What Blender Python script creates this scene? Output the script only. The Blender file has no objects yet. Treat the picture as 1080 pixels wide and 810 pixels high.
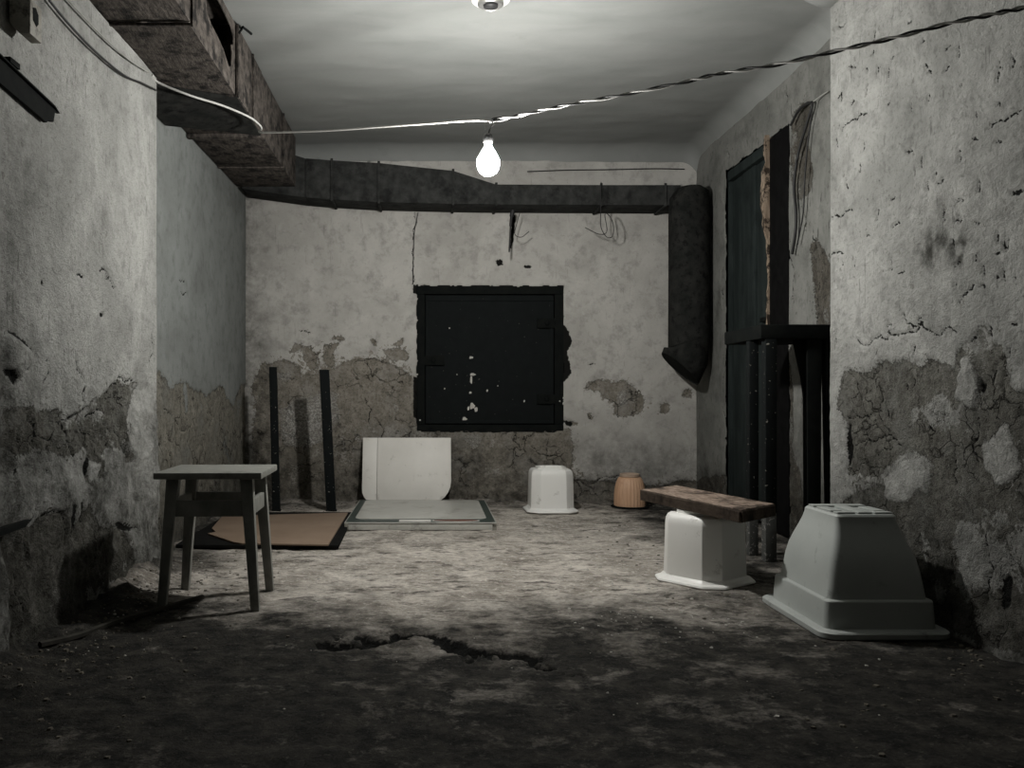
import bpy, bmesh, math, random
import numpy as np
from mathutils import Vector, Matrix

R = math.radians
random.seed(7)
SC = bpy.context.scene
COL = SC.collection

# ------------------------------------------------------------------ camera, light, exposure
CAMH, F, CX, CY = 0.72, 900.0, 454.0, 417.0          # eye height, focal length and vanishing point in 1080x810 pixels
cam_d = bpy.data.cameras.new('camera')
cam_d.sensor_width = 36.0
cam_d.lens = 36.0 * F / 1080.0
cam_d.shift_x = (540.0 - CX) / 1080.0
cam_d.shift_y = (CY - 405.0) / 1080.0
cam_d.clip_start = 0.05
cam = bpy.data.objects.new('camera', cam_d)
COL.objects.link(cam)
cam.location = (0, 0, CAMH)
cam.rotation_euler = (R(90), 0, 0)
SC.camera = cam

world = bpy.data.worlds.new('world')
SC.world = world
world.use_nodes = True
world.node_tree.nodes['Background'].inputs[0].default_value = (0.02, 0.025, 0.025, 1)
world.node_tree.nodes['Background'].inputs[1].default_value = 0.3

SC.view_settings.view_transform = 'Standard'
SC.view_settings.look = 'None'
SC.view_settings.gamma = 1.0
SC.view_settings.use_curve_mapping = False
SC.view_settings.exposure = 0.0

BULB = Vector((0.237, 3.5, 1.70))                      # the one lamp that lights the room
BULB_STRENGTH = 980.0

# ------------------------------------------------------------------ room measures (metres)
Y_BACK = 5.73
X_LN, X_LF = -1.245, -1.15        # left wall: recessed part, front part
X_RN, X_RF = 1.79, 1.58           # right wall: recessed part, front part
Y_LE, Y_RE = 3.58, 3.37           # where the front parts end
Z_CEIL = 2.38
Y_FRONT = -2.6                    # the room goes on behind the photographer
Y_FINE = 0.9                      # from here on the side walls are modelled in full relief


def at(px, py, d):                                     # a point of the room seen at a pixel, at depth d
    return Vector(((px - CX) / F * d, d, CAMH - (py - CY) / F * d))


def on_x(px, py, X):                                   # the same on a side wall
    return at(px, py, X * F / (px - CX))


def on_z(px, py, z=0.0):                               # the same on a level surface
    return at(px, py, (CAMH - z) * F / (py - CY))


# ------------------------------------------------------------------ noise
def vnoise(x, y, seed):
    t = np.random.RandomState(seed).rand(256, 256)
    xi, yi = np.floor(x).astype(int), np.floor(y).astype(int)
    fx, fy = x - xi, y - yi
    fx, fy = fx * fx * (3 - 2 * fx), fy * fy * (3 - 2 * fy)
    a, b = t[xi & 255, yi & 255], t[(xi + 1) & 255, yi & 255]
    c, d = t[xi & 255, (yi + 1) & 255], t[(xi + 1) & 255, (yi + 1) & 255]
    return (a * (1 - fx) + b * fx) * (1 - fy) + (c * (1 - fx) + d * fx) * fy


def fbm(x, y, seed, octaves=4, gain=0.5):              # roughly -1 .. 1
    s, a, n = 0.0, 1.0, 0.0
    for k in range(octaves):
        s = s + a * (vnoise(x * 2 ** k + 17.3 * k, y * 2 ** k + 9.1 * k, seed + k) * 2 - 1)
        n += a
        a *= gain
    return s / n


def inside(u, v, poly):
    m = np.zeros(u.shape, bool)
    for i in range(len(poly)):
        (x1, y1), (x2, y2) = poly[i - 1], poly[i]
        if y1 == y2:
            continue
        m ^= ((v > y1) != (v > y2)) & (u < (x2 - x1) * (v - y1) / (y2 - y1) + x1)
    return m


def blur(a, n=1):
    for _ in range(n):
        p = np.pad(a, 1, mode='edge')
        a = (p[:-2, 1:-1] + p[2:, 1:-1] + p[1:-1, :-2] + p[1:-1, 2:] + 2 * a) / 6
    return a


def gauss(a, sig):                                     # sigma in cells
    r = int(3 * sig + 1)
    k = np.exp(-0.5 * (np.arange(-r, r + 1) / sig) ** 2)
    k /= k.sum()
    for ax in (0, 1):
        p = np.pad(a, [(r, r) if i == ax else (0, 0) for i in (0, 1)], mode='edge')
        a = sum(w * np.take(p, np.arange(i, i + a.shape[ax]), ax) for i, w in enumerate(k))
    return a


def smooth(a, lo, hi):
    t = np.clip((a - lo) / (hi - lo), 0, 1)
    return t * t * (3 - 2 * t)


# ------------------------------------------------------------------ materials
class N:
    def __init__(self, name):
        self.m = bpy.data.materials.new(name)
        self.m.use_nodes = True
        self.t = self.m.node_tree
        self.b = self.t.nodes['Principled BSDF']
        self.co = self.new('ShaderNodeTexCoord').outputs['Object']

    def new(self, kind, **kw):
        n = self.t.nodes.new(kind)
        for k, v in kw.items():
            setattr(n, k, v)
        return n

    def put(self, sock, v):
        if isinstance(v, bpy.types.NodeSocket):
            self.t.links.new(v, sock)
        elif isinstance(v, tuple) and len(v) == 3 and sock.type == 'RGBA':
            sock.default_value = (*v, 1)
        else:
            sock.default_value = v

    def noise(self, scale, detail=4, rough=0.55, stretch=None, dist=0.0):
        co = self.co
        if stretch:
            mp = self.new('ShaderNodeMapping')
            self.put(mp.inputs['Vector'], co)
            mp.inputs['Scale'].default_value = stretch
            co = mp.outputs[0]
        n = self.new('ShaderNodeTexNoise')
        self.put(n.inputs['Vector'], co)
        n.inputs['Scale'].default_value = scale
        n.inputs['Detail'].default_value = detail
        n.inputs['Roughness'].default_value = rough
        n.inputs['Distortion'].default_value = dist
        return n.outputs['Fac']

    def ramp(self, v, lo, hi):
        n = self.new('ShaderNodeMapRange')
        n.clamp = True
        self.put(n.inputs[0], v)
        n.inputs[1].default_value = lo
        n.inputs[2].default_value = hi
        return n.outputs[0]

    def mix(self, f, a, b, mode='MIX'):
        n = self.new('ShaderNodeMix', data_type='RGBA', blend_type=mode)
        self.put(n.inputs[0], f)
        self.put(n.inputs[6], a)
        self.put(n.inputs[7], b)
        return n.outputs[2]

    def math(self, op, a, b=0.0, clamp=False):
        n = self.new('ShaderNodeMath', operation=op, use_clamp=clamp)
        self.put(n.inputs[0], a)
        self.put(n.inputs[1], b)
        return n.outputs[0]

    def attr(self, name):
        return self.new('ShaderNodeAttribute', attribute_name=name).outputs['Fac']

    def bump(self, h, strength=0.3, dist=0.01):
        n = self.new('ShaderNodeBump')
        n.inputs['Strength'].default_value = strength
        n.inputs['Distance'].default_value = dist
        self.put(n.inputs['Height'], h)
        self.t.links.new(n.outputs[0], self.b.inputs['Normal'])

    def done(self, color, rough=0.8, metal=0.0, spec=0.3):
        self.put(self.b.inputs['Base Color'], color)
        self.put(self.b.inputs['Roughness'], rough)
        self.b.inputs['Metallic'].default_value = metal
        self.b.inputs['Specular IOR Level'].default_value = spec
        return self.m


def simple(name, c1, c2, scale=12, rough=0.6, metal=0.0, spec=0.3, stretch=None, dirt=None, dirt_lo=0.58, dirt_hi=0.7,
           dirt_scale=6, bump=0.15, bscale=60, bdist=0.004):
    n = N(name)
    col = n.mix(n.ramp(n.noise(scale, 5, 0.6, stretch), 0.3, 0.7), c1, c2)
    if dirt:
        col = n.mix(n.ramp(n.noise(dirt_scale, 7, 0.7), dirt_lo, dirt_hi), col, dirt)
    n.bump(n.noise(bscale, 4, 0.6, stretch), bump, bdist)
    return n.done(col, rough, metal, spec)


def wall_material(name, p1, p2, e1, e2, stucco=0.5, scratch=0.5, fleck=0.5, cling=0.8, relief=0.014, chips=0.62):
    n = N(name)
    peel, grime_shade, dark, pale, near = (n.attr(k) for k in ('peel', 'grime_shade', 'dark', 'pale', 'near'))
    sub, mul, add = (lambda a, b: n.math('SUBTRACT', a, b)), (lambda a, b: n.math('MULTIPLY', a, b)), (lambda a, b: n.math('ADD', a, b))
    fine = sub(n.noise(85, 5, 0.7), 0.5)
    mid = n.noise(20, 6, 0.7)
    edge = add(peel, mul(fine, 2.2))
    # thin chips of paint lost close to the large bare patches
    chip = add(mul(near, chips), mul(sub(n.noise(42, 4, 0.6, None, 0.8), 0.5), 1.9))
    pe = n.math('MAXIMUM', n.ramp(edge, 0.47, 0.53), n.ramp(chip, 0.44, 0.48))
    plaster = n.mix(n.ramp(n.noise(2.6, 8, 0.68, None, 0.5), 0.38, 0.62), p2, p1)
    plaster = n.mix(mul(n.ramp(n.noise(13, 7, 0.72), 0.50, 0.66), 0.5), plaster, tuple(0.55 * a for a in p2))
    plaster = n.mix(mul(n.ramp(n.noise(70, 4, 0.7), 0.55, 0.68), 0.4 * stucco), plaster, tuple(0.35 * a for a in p2))
    plaster = n.mix(mul(n.ramp(n.noise(34, 3, 0.55), 0.67, 0.69), fleck), plaster, e1)
    tick = mul(n.ramp(n.noise(60, 2, 0.5, (1, 1, 0.13)), 0.665, 0.69), n.ramp(n.noise(5, 3, 0.5), 0.45, 0.55))
    plaster = n.mix(mul(tick, scratch), plaster, (0.02, 0.02, 0.018))
    bare = n.mix(n.ramp(mid, 0.38, 0.62), e1, e2)
    bare = n.mix(n.ramp(n.noise(70, 5, 0.75), 0.52, 0.66), bare, tuple(0.55 * a for a in e1))
    bare = n.mix(mul(n.ramp(n.noise(5, 7, 0.72), 0.50, 0.66), 0.55), bare, tuple(0.75 * a for a in p2))
    bare = n.mix(mul(n.ramp(n.noise(120, 3, 0.6), 0.62, 0.68), 0.7), bare, tuple(0.8 * a for a in p1))
    vo = n.new('ShaderNodeTexVoronoi', feature='DISTANCE_TO_EDGE')
    wv_ = n.new('ShaderNodeVectorMath', operation='ADD')
    nn = n.new('ShaderNodeTexNoise')
    n.put(nn.inputs['Vector'], n.co)
    nn.inputs['Scale'].default_value = 11
    nn.inputs['Detail'].default_value = 6
    sc = n.new('ShaderNodeVectorMath', operation='SCALE')
    n.put(sc.inputs[0], nn.outputs['Color'])
    sc.inputs['Scale'].default_value = 0.16
    n.put(wv_.inputs[0], n.co)
    n.put(wv_.inputs[1], sc.outputs[0])
    n.put(vo.inputs['Vector'], wv_.outputs[0])
    vo.inputs['Scale'].default_value = 9
    crack = mul(n.ramp(vo.outputs['Distance'], 0.035, 0.008), n.ramp(n.noise(4, 4, 0.6), 0.47, 0.56))
    bare = n.mix(mul(crack, 0.85), bare, (0.014, 0.013, 0.011))
    col = n.mix(pe, plaster, bare)
    pl = n.ramp(add(pale, mul(fine, 1.5)), 0.44, 0.58)
    col = n.mix(mul(pl, cling), col, n.mix(n.ramp(mid, 0.4, 0.62), p1, p2))
    # the broken rim of the coat: edge shadow and crevice dirt painted in
    rim = mul(n.ramp(n.math('ABSOLUTE', sub(edge, 0.52)), 0.16, 0.03), 0.55)
    col = n.mix(rim, col, (0.022, 0.021, 0.018))
    gn = mul(sub(n.noise(8, 8, 0.74), 0.5), n.math('MINIMUM', mul(grime_shade, 5.0), 2.4))
    gs = mul(sub(n.noise(30, 6, 0.72), 0.5), n.math('MINIMUM', mul(grime_shade, 2.0), 1.2))
    g = mul(n.math('ADD', add(grime_shade, gn), gs, True), sub(1.0, mul(pl, 0.45)))
    col = n.mix(mul(g, 0.88), col, (0.026, 0.025, 0.021))
    dk = n.ramp(add(dark, mul(fine, 1.6)), 0.42, 0.6)
    col = n.mix(dk, col, (0.010, 0.010, 0.009))
    h = add(mul(n.noise(34, 7, 0.74, (1, 1, 1.5), 0.7), 0.9), mul(n.noise(110, 4, 0.7), 0.35))
    h = mul(h, add(mul(pe, 0.75), 0.15 + 0.85 * stucco))
    h = sub(sub(h, mul(pe, 0.55)), mul(mul(crack, pe), 0.6))
    n.bump(h, 0.85, relief)
    return n.done(col, 0.95, 0, 0.08)


M = {}
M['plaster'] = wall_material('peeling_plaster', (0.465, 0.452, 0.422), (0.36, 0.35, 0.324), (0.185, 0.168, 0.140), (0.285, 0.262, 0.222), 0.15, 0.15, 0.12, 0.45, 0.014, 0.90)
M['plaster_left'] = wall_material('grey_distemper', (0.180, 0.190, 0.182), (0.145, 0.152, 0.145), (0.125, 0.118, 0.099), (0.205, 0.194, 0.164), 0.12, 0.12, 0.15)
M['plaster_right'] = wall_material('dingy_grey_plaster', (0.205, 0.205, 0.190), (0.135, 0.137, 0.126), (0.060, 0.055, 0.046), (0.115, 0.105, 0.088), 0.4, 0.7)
M['plaster_side'] = wall_material('rough_limewash', (0.40, 0.40, 0.378), (0.275, 0.277, 0.260), (0.125, 0.121, 0.106), (0.205, 0.200, 0.177), 1.0, 0.35, 0.5, 0.85, 0.019)


def floor_material():
    n = N('dirty_concrete')
    damp_shade, hole = n.attr('grime_shade'), n.attr('dark')
    mul, add, sub = (lambda a, b: n.math('MULTIPLY', a, b)), (lambda a, b: n.math('ADD', a, b)), (lambda a, b: n.math('SUBTRACT', a, b))
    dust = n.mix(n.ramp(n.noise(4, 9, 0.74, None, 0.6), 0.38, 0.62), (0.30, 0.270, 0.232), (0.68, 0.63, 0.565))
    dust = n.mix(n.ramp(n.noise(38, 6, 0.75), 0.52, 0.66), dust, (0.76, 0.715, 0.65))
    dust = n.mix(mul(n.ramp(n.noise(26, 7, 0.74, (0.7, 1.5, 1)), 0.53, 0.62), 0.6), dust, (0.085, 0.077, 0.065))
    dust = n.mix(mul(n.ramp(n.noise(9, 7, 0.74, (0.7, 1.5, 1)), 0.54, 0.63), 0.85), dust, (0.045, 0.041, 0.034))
    wet_shade = n.mix(n.ramp(n.noise(13, 8, 0.76), 0.42, 0.64), (0.017, 0.017, 0.0155), (0.060, 0.056, 0.048))  # dark damp ground, also the tone of the painted darkening
    wet_shade = n.mix(mul(n.ramp(n.noise(55, 5, 0.75), 0.58, 0.68), 0.6), wet_shade, (0.13, 0.122, 0.105))
    g = n.math('ADD', damp_shade, mul(sub(n.noise(6, 9, 0.76), 0.5), 1.9), True)
    col = n.mix(n.ramp(g, 0.12, 0.86), dust, wet_shade)
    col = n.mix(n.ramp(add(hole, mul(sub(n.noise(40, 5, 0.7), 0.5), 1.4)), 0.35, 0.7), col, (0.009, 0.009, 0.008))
    h = add(n.noise(22, 9, 0.78), mul(n.noise(100, 4, 0.7), 0.35))
    n.bump(h, 0.9, 0.022)
    return n.done(col, 0.92, 0, 0.12)


M['floor'] = floor_material()


def ceiling_material():
    n = N('old_ceiling_paint')
    col = n.mix(n.ramp(n.noise(2.0, 6, 0.6, (1, 2.5, 1), 0.5), 0.3, 0.72), (0.185, 0.193, 0.184), (0.235, 0.24, 0.23))
    col = n.mix(n.math('MULTIPLY', n.ramp(n.noise(8, 5, 0.7), 0.6, 0.8), 0.3), col, (0.12, 0.125, 0.115))
    n.bump(n.noise(30, 5, 0.6, (1, 2.5, 1)), 0.12, 0.008)
    return n.done(col, 0.62, 0, 0.35)


M['ceiling'] = ceiling_material()
M['duct'] = simple('rusted_duct_metal', (0.034, 0.029, 0.025), (0.105, 0.092, 0.081), 34, 0.85, 0.0, 0.12, (2.2, 0.5, 1.0), (0.014, 0.013, 0.012), 0.48, 0.6, 12, 0.5, 60, 0.008)
M['duct_dark'] = simple('sooty_duct_metal', (0.018, 0.019, 0.018), (0.046, 0.047, 0.045), 16, 0.9, 0.0, 0.08, None, (0.012, 0.012, 0.012), 0.5, 0.68, 10, 0.25, 60, 0.005)
M['pipe'] = simple('sooty_pipe_metal', (0.010, 0.011, 0.010), (0.026, 0.026, 0.024), 14, 0.9, 0.0, 0.06, None, (0.006, 0.006, 0.006), 0.5, 0.65, 24, 0.2, 50, 0.004)
M['black'] = simple('black_painted_metal', (0.004, 0.005, 0.005), (0.009, 0.010, 0.009), 20, 0.85, 0.0, 0.06, None, None, bump=0.2)


def speckled(name, base, fleck, lo=0.73):
    n = N(name)
    c = n.mix(n.noise(15, 5, 0.6), base, tuple(x * 2.2 for x in base))
    c = n.mix(n.ramp(n.noise(75, 2, 0.5), lo, lo + 0.03), c, fleck)
    n.bump(n.noise(40, 4, 0.6), 0.2, 0.004)
    return n.done(c, 0.85, 0, 0.08)


M['hatch'] = speckled('black_hatch_paint', (0.005, 0.006, 0.006), (0.10, 0.095, 0.085), 0.74)
M['splatter'] = simple('dried_white_splatter', (0.35, 0.33, 0.30), (0.5, 0.48, 0.44), 30, 0.8)
M['leg_paint'] = speckled('paint_flecked_black_metal', (0.005, 0.006, 0.006), (0.24, 0.23, 0.205), 0.70)
M['door'] = simple('dark_green_door_paint', (0.010, 0.014, 0.0135), (0.026, 0.033, 0.032), 7, 0.8, 0.0, 0.1, (3, 3, 0.4), (0.010, 0.013, 0.013), 0.5, 0.7, 5)
M['frame_gap_dark'] = simple('black_frame_gap', (0.003, 0.003, 0.003), (0.006, 0.006, 0.006), 20, 0.9, 0, 0.04)
M['old_wood'] = simple('chipped_brown_wood', (0.12, 0.088, 0.062), (0.36, 0.285, 0.215), 18, 0.8, 0, 0.2, (2, 2, 0.35), (0.03, 0.022, 0.016), 0.48, 0.54, 16, 0.4, 40, 0.01)
M['plank'] = simple('weathered_plank_wood', (0.14, 0.102, 0.077), (0.33, 0.26, 0.21), 18, 0.85, 0, 0.1, (5, 0.7, 4), (0.04, 0.030, 0.024), 0.5, 0.64, 9, 0.35, 50, 0.006)
M['stool'] = simple('grey_worn_stool_wood', (0.15, 0.155, 0.14), (0.26, 0.26, 0.235), 18, 0.55, 0, 0.35, (1, 4, 0.6), (0.085, 0.085, 0.075), 0.55, 0.75, 7, 0.2, 60, 0.003)
M['hardboard'] = simple('brown_hardboard', (0.20, 0.142, 0.100), (0.25, 0.185, 0.135), 5, 0.7, 0, 0.3, None, (0.15, 0.11, 0.08), 0.6, 0.8, 4, 0.1)
M['black_board'] = simple('black_board', (0.006, 0.006, 0.006), (0.013, 0.013, 0.012), 14, 0.9, 0, 0.06)
M['white_panel'] = simple('yellowed_white_board', (0.62, 0.60, 0.555), (0.72, 0.70, 0.655), 4, 0.5, 0, 0.35, None, (0.36, 0.34, 0.30), 0.58, 0.75, 14, 0.05)
M['tray_top'] = simple('pale_laminate', (0.40, 0.40, 0.365), (0.50, 0.495, 0.455), 3, 0.35, 0, 0.4, None, (0.25, 0.24, 0.21), 0.54, 0.74, 8, 0.05)
M['tray_border'] = simple('dark_green_border', (0.025, 0.040, 0.036), (0.045, 0.062, 0.055), 8, 0.4)
M['tray_metal'] = simple('dull_aluminium_edge', (0.34, 0.34, 0.31), (0.48, 0.47, 0.43), 12, 0.5, 0.0, 0.5, None, (0.2, 0.19, 0.17), 0.55, 0.7, 14)
M['rust_red'] = simple('rust_red_print', (0.11, 0.045, 0.032), (0.15, 0.065, 0.045), 20, 0.5)
M['white_tub'] = simple('scuffed_white_plastic', (0.74, 0.735, 0.70), (0.80, 0.795, 0.765), 3, 0.38, 0, 0.4, None, (0.36, 0.345, 0.31), 0.60, 0.72, 13, 0.03)
M['grey_tub'] = simple('scuffed_grey_green_plastic', (0.34, 0.36, 0.345), (0.42, 0.44, 0.42), 3, 0.42, 0, 0.4, None, (0.17, 0.18, 0.17), 0.60, 0.74, 11, 0.03)
M['orange_pot'] = simple('faded_orange_plastic', (0.50, 0.30, 0.185), (0.60, 0.39, 0.255), 9, 0.5, 0, 0.35, (1, 1, 0.3), (0.30, 0.17, 0.10), 0.6, 0.75, 12)
M['pot_rim'] = simple('dusty_pot_rim', (0.35, 0.26, 0.19), (0.46, 0.36, 0.28), 12, 0.7)
M['white_cable'] = simple('white_cable_sheath', (0.36, 0.355, 0.335), (0.45, 0.445, 0.425), 20, 0.6)
M['black_cable'] = simple('black_cable_sheath', (0.010, 0.010, 0.010), (0.018, 0.018, 0.018), 20, 0.55)
M['grey_cable'] = simple('grey_painted_cable', (0.20, 0.20, 0.18), (0.28, 0.28, 0.26), 20, 0.6)
M['socket'] = simple('dark_bakelite', (0.02, 0.02, 0.02), (0.035, 0.035, 0.035), 20, 0.45)
M['chrome'] = simple('tarnished_chrome', (0.45, 0.45, 0.43), (0.6, 0.6, 0.58), 20, 0.3, 0.8, 0.5)
M['white_rose'] = simple('white_ceiling_rose', (0.60, 0.60, 0.57), (0.68, 0.68, 0.65), 10, 0.4)
M['box_grey'] = simple('grimy_box_plastic', (0.17, 0.16, 0.135), (0.26, 0.25, 0.215), 20, 0.6, 0, 0.3, None, (0.06, 0.055, 0.045), 0.5, 0.65, 30)
M['rubble_dark'] = simple('dirt_clods', (0.07, 0.063, 0.052), (0.15, 0.137, 0.112), 20, 0.95, 0, 0.1)
M['rubble_pale'] = simple('plaster_chips', (0.36, 0.345, 0.31), (0.52, 0.50, 0.46), 20, 0.95, 0, 0.1)
M['dark_lath'] = simple('dirty_lath_wood', (0.022, 0.021, 0.018), (0.05, 0.047, 0.04), 20, 0.9, 0, 0.1)
M['leg_grey'] = speckled('flecked_grey_metal', (0.045, 0.046, 0.043), (0.22, 0.215, 0.2), 0.60)
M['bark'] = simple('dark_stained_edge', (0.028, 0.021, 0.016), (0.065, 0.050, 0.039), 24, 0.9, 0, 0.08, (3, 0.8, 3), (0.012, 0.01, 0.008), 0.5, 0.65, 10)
M['void'] = simple('dark_unseen_plaster', (0.05, 0.05, 0.05), (0.06, 0.06, 0.06), 20, 0.95)  # dark tone chosen to cut bounced light from unseen surfaces


def bulb_material():
    m = bpy.data.materials.new('lit_bulb_glass')
    m.use_nodes = True
    t = m.node_tree
    t.nodes.clear()
    e = t.nodes.new('ShaderNodeEmission')
    e.inputs[0].default_value = (1.0, 0.985, 0.95, 1)
    e.inputs[1].default_value = BULB_STRENGTH
    o = t.nodes.new('ShaderNodeOutputMaterial')
    t.links.new(e.outputs[0], o.inputs[0])
    return m


M['bulb'] = bulb_material()


# ------------------------------------------------------------------ object helpers
def tag(o, label=None, cat=None, group=None, kind=None):
    for k, v in (('label', label), ('category', cat), ('group', group), ('kind', kind)):
        if v:
            o[k] = v
    return o


def empty(name, loc=(0, 0, 0), rz=0.0):
    o = bpy.data.objects.new(name, None)
    COL.objects.link(o)
    o.location = loc
    o.rotation_euler = (0, 0, rz)
    o.empty_display_size = 0.1
    return o


class MB:
    def __init__(self):
        self.v, self.f = [], []

    def add(self, vs, fs):
        k = len(self.v)
        self.v += [tuple(p) for p in vs]
        self.f += [tuple(i + k for i in q) for q in fs]
        return self

    def box(self, x0, x1, y0, y1, z0, z1, mat=None):
        vs = [Vector((x, y, z)) for z in (z0, z1) for y in (y0, y1) for x in (x0, x1)]
        if mat:
            vs = [mat @ p for p in vs]
        return self.add(vs, [(0, 2, 3, 1), (4, 5, 7, 6), (0, 1, 5, 4), (2, 6, 7, 3), (0, 4, 6, 2), (1, 3, 7, 5)])

    def hexa(self, bottom, top):                       # two quads joined
        return self.add(list(bottom) + list(top), [(3, 2, 1, 0), (4, 5, 6, 7)] + [(i, (i + 1) % 4, 4 + (i + 1) % 4, 4 + i) for i in range(4)])

    def bar(self, a, b, wa, wb, da=None, db=None):     # a tapered square bar, sides along x and y
        da, db = da or wa, db or wb
        q = lambda p, w, d: [(p[0] - w / 2, p[1] - d / 2, p[2]), (p[0] + w / 2, p[1] - d / 2, p[2]), (p[0] + w / 2, p[1] + d / 2, p[2]), (p[0] - w / 2, p[1] + d / 2, p[2])]
        return self.hexa(q(a, wa, da), q(b, wb, db))

    def prism(self, pts, d):                           # planar outline pushed along vector d
        n = len(pts)
        d = Vector(d)
        a = [Vector(p) for p in pts]
        return self.add(a + [p + d for p in a], [tuple(range(n))[::-1], tuple(range(n, 2 * n))] + [(i, (i + 1) % n, n + (i + 1) % n, n + i) for i in range(n)])

    def rings(self, rs, cap=True):
        n = len(rs[0])
        k0 = [tuple(p) for r in rs for p in r]
        fs = [(j * n + i, j * n + (i + 1) % n, (j + 1) * n + (i + 1) % n, (j + 1) * n + i) for j in range(len(rs) - 1) for i in range(n)]
        if cap:
            fs += [tuple(range(n))[::-1], tuple(range((len(rs) - 1) * n, len(rs) * n))]
        return self.add(k0, fs)

    def lathe(self, prof, c=(0, 0, 0), seg=32, cap=True):
        return self.rings([[(c[0] + r * math.cos(2 * math.pi * i / seg), c[1] + r * math.sin(2 * math.pi * i / seg), c[2] + z) for i in range(seg)] for r, z in prof], cap)

    def tube(self, pts, r, seg=6):
        pts = [Vector(p) for p in pts]
        rs = []
        for i, p in enumerate(pts):
            t = (pts[min(i + 1, len(pts) - 1)] - pts[max(i - 1, 0)]).normalized()
            ref = Vector((0, 0, 1)) if abs(t.z) < 0.9 else Vector((1, 0, 0))
            a = t.cross(ref).normalized()
            b = t.cross(a)
            rr = r[i] if isinstance(r, (list, tuple)) else r
            rs.append([p + a * rr * math.cos(2 * math.pi * k / seg) + b * rr * math.sin(2 * math.pi * k / seg) for k in range(seg)])
        return self.rings(rs)

    def build(self, name, mat, parent=None, bevel=0.0, angle=35, segs=2):
        me = bpy.data.meshes.new(name)
        me.from_pydata(self.v, [], self.f)
        bm = bmesh.new()
        bm.from_mesh(me)
        bmesh.ops.recalc_face_normals(bm, faces=bm.faces)
        if bevel:
            es = [e for e in bm.edges if len(e.link_faces) == 2 and e.calc_face_angle(0) > R(25)]
            bmesh.ops.bevel(bm, geom=es, offset=bevel, segments=segs, profile=0.6, affect='EDGES', clamp_overlap=True)
        bm.to_mesh(me)
        bm.free()
        me.shade_smooth()
        me.set_sharp_from_angle(angle=R(angle))
        me.materials.append(M[mat])
        o = bpy.data.objects.new(name, me)
        COL.objects.link(o)
        o.parent = parent
        return o


def spline(pts, n=8):                                   # Catmull-Rom through the points
    p = [Vector(q) for q in pts]
    p = [p[0] * 2 - p[1]] + p + [p[-1] * 2 - p[-2]]
    out = []
    for i in range(1, len(p) - 2):
        for k in range(n):
            t = k / n
            a, b, c, d = p[i - 1], p[i], p[i + 1], p[i + 2]
            out.append(0.5 * ((2 * b) + (c - a) * t + (2 * a - 5 * b + 4 * c - d) * t * t + (3 * b - a - 3 * c + d) * t ** 3))
    out.append(p[-2])
    return out


def grid_object(name, U, V, to3, attrs, mat, keep=None, extra=None):
    nu, nv = U.shape
    pts = np.stack(to3, -1).reshape(-1, 3)
    idx = np.arange(nu * nv).reshape(nu, nv)
    q = np.stack([idx[:-1, :-1], idx[1:, :-1], idx[1:, 1:], idx[:-1, 1:]], -1).reshape(-1, 4)
    if keep is not None:
        q = q[keep[:-1, :-1].reshape(-1)]
    ex_v, ex_f = extra or ([], [])
    npt = len(pts)
    allv = np.vstack([pts, np.array(ex_v, float).reshape(-1, 3)])
    faces = np.vstack([q, np.array(ex_f, int).reshape(-1, 4) + npt])
    me = bpy.data.meshes.new(name)
    me.vertices.add(len(allv))
    me.vertices.foreach_set('co', allv.ravel())
    me.loops.add(faces.size)
    me.loops.foreach_set('vertex_index', faces.ravel().astype(np.int32))
    me.polygons.add(len(faces))
    me.polygons.foreach_set('loop_start', np.arange(0, faces.size, 4, dtype=np.int32))
    me.update()
    me.validate()
    me.shade_smooth()
    for k, a in attrs.items():
        at_ = me.attributes.new(k, 'FLOAT', 'POINT')
        at_.data.foreach_set('value', np.concatenate([a.ravel(), np.zeros(len(ex_v))]).astype(np.float32))
    me.materials.append(M[mat])
    o = bpy.data.objects.new(name, me)
    COL.objects.link(o)
    return tag(o, kind='structure')


def plain(name, mb, mat):
    return tag(mb.build(name, mat), kind='structure')


def wall_fields(U, V, seed, bare, pale, dark, grime_shade_fn, warp=0.018, lump=0.004, patchy=0.5, cracks=(), old=1.0):
    wu = U + warp * fbm(U * 9, V * 9, seed, 3) + 0.016 * fbm(U * 32, V * 32, seed + 9, 4, 0.65)
    wv = V + warp * fbm(U * 9 + 40, V * 9, seed + 20, 3) + 0.016 * fbm(U * 32 + 7, V * 32, seed + 29, 4, 0.65)
    peel = np.zeros_like(U)
    for p in bare:
        peel[inside(wu, wv, p)] = 1
    pl = np.zeros_like(U)
    for p in pale:
        pl[inside(wu, wv, p)] = 1
    dk = np.zeros_like(U)
    for p in dark:
        dk[inside(U + 0.35 * (wu - U), V + 0.35 * (wv - V), p)] = 1
    peel = np.clip(peel - old * pl, 0, 1)
    global NEAR
    NEAR = gauss(peel, 9.0)
    # older coats that still cling to the bare ground here and there
    cling = smooth(fbm(U * 4.5, V * 4.5, seed + 70, 5, 0.6), 0.10, 0.55) * peel * patchy
    pb, plb, dkb = gauss(peel, 1.3), np.maximum(gauss(pl, 1.2), cling), np.maximum(gauss(dk, 0.8), crack_mask(U, V, cracks, seed))
    rough = fbm(U * 16, V * 16, seed + 40, 5, 0.62)
    disp = 0.006 * (1 - pb) + lump * fbm(U * 3, V * 3, seed + 50, 3) + (0.0012 + 0.009 * pb) * rough - 0.010 * dkb
    return disp, pb, plb, dkb, np.clip(grime_shade_fn(U, V, pb), 0, 1)


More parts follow.
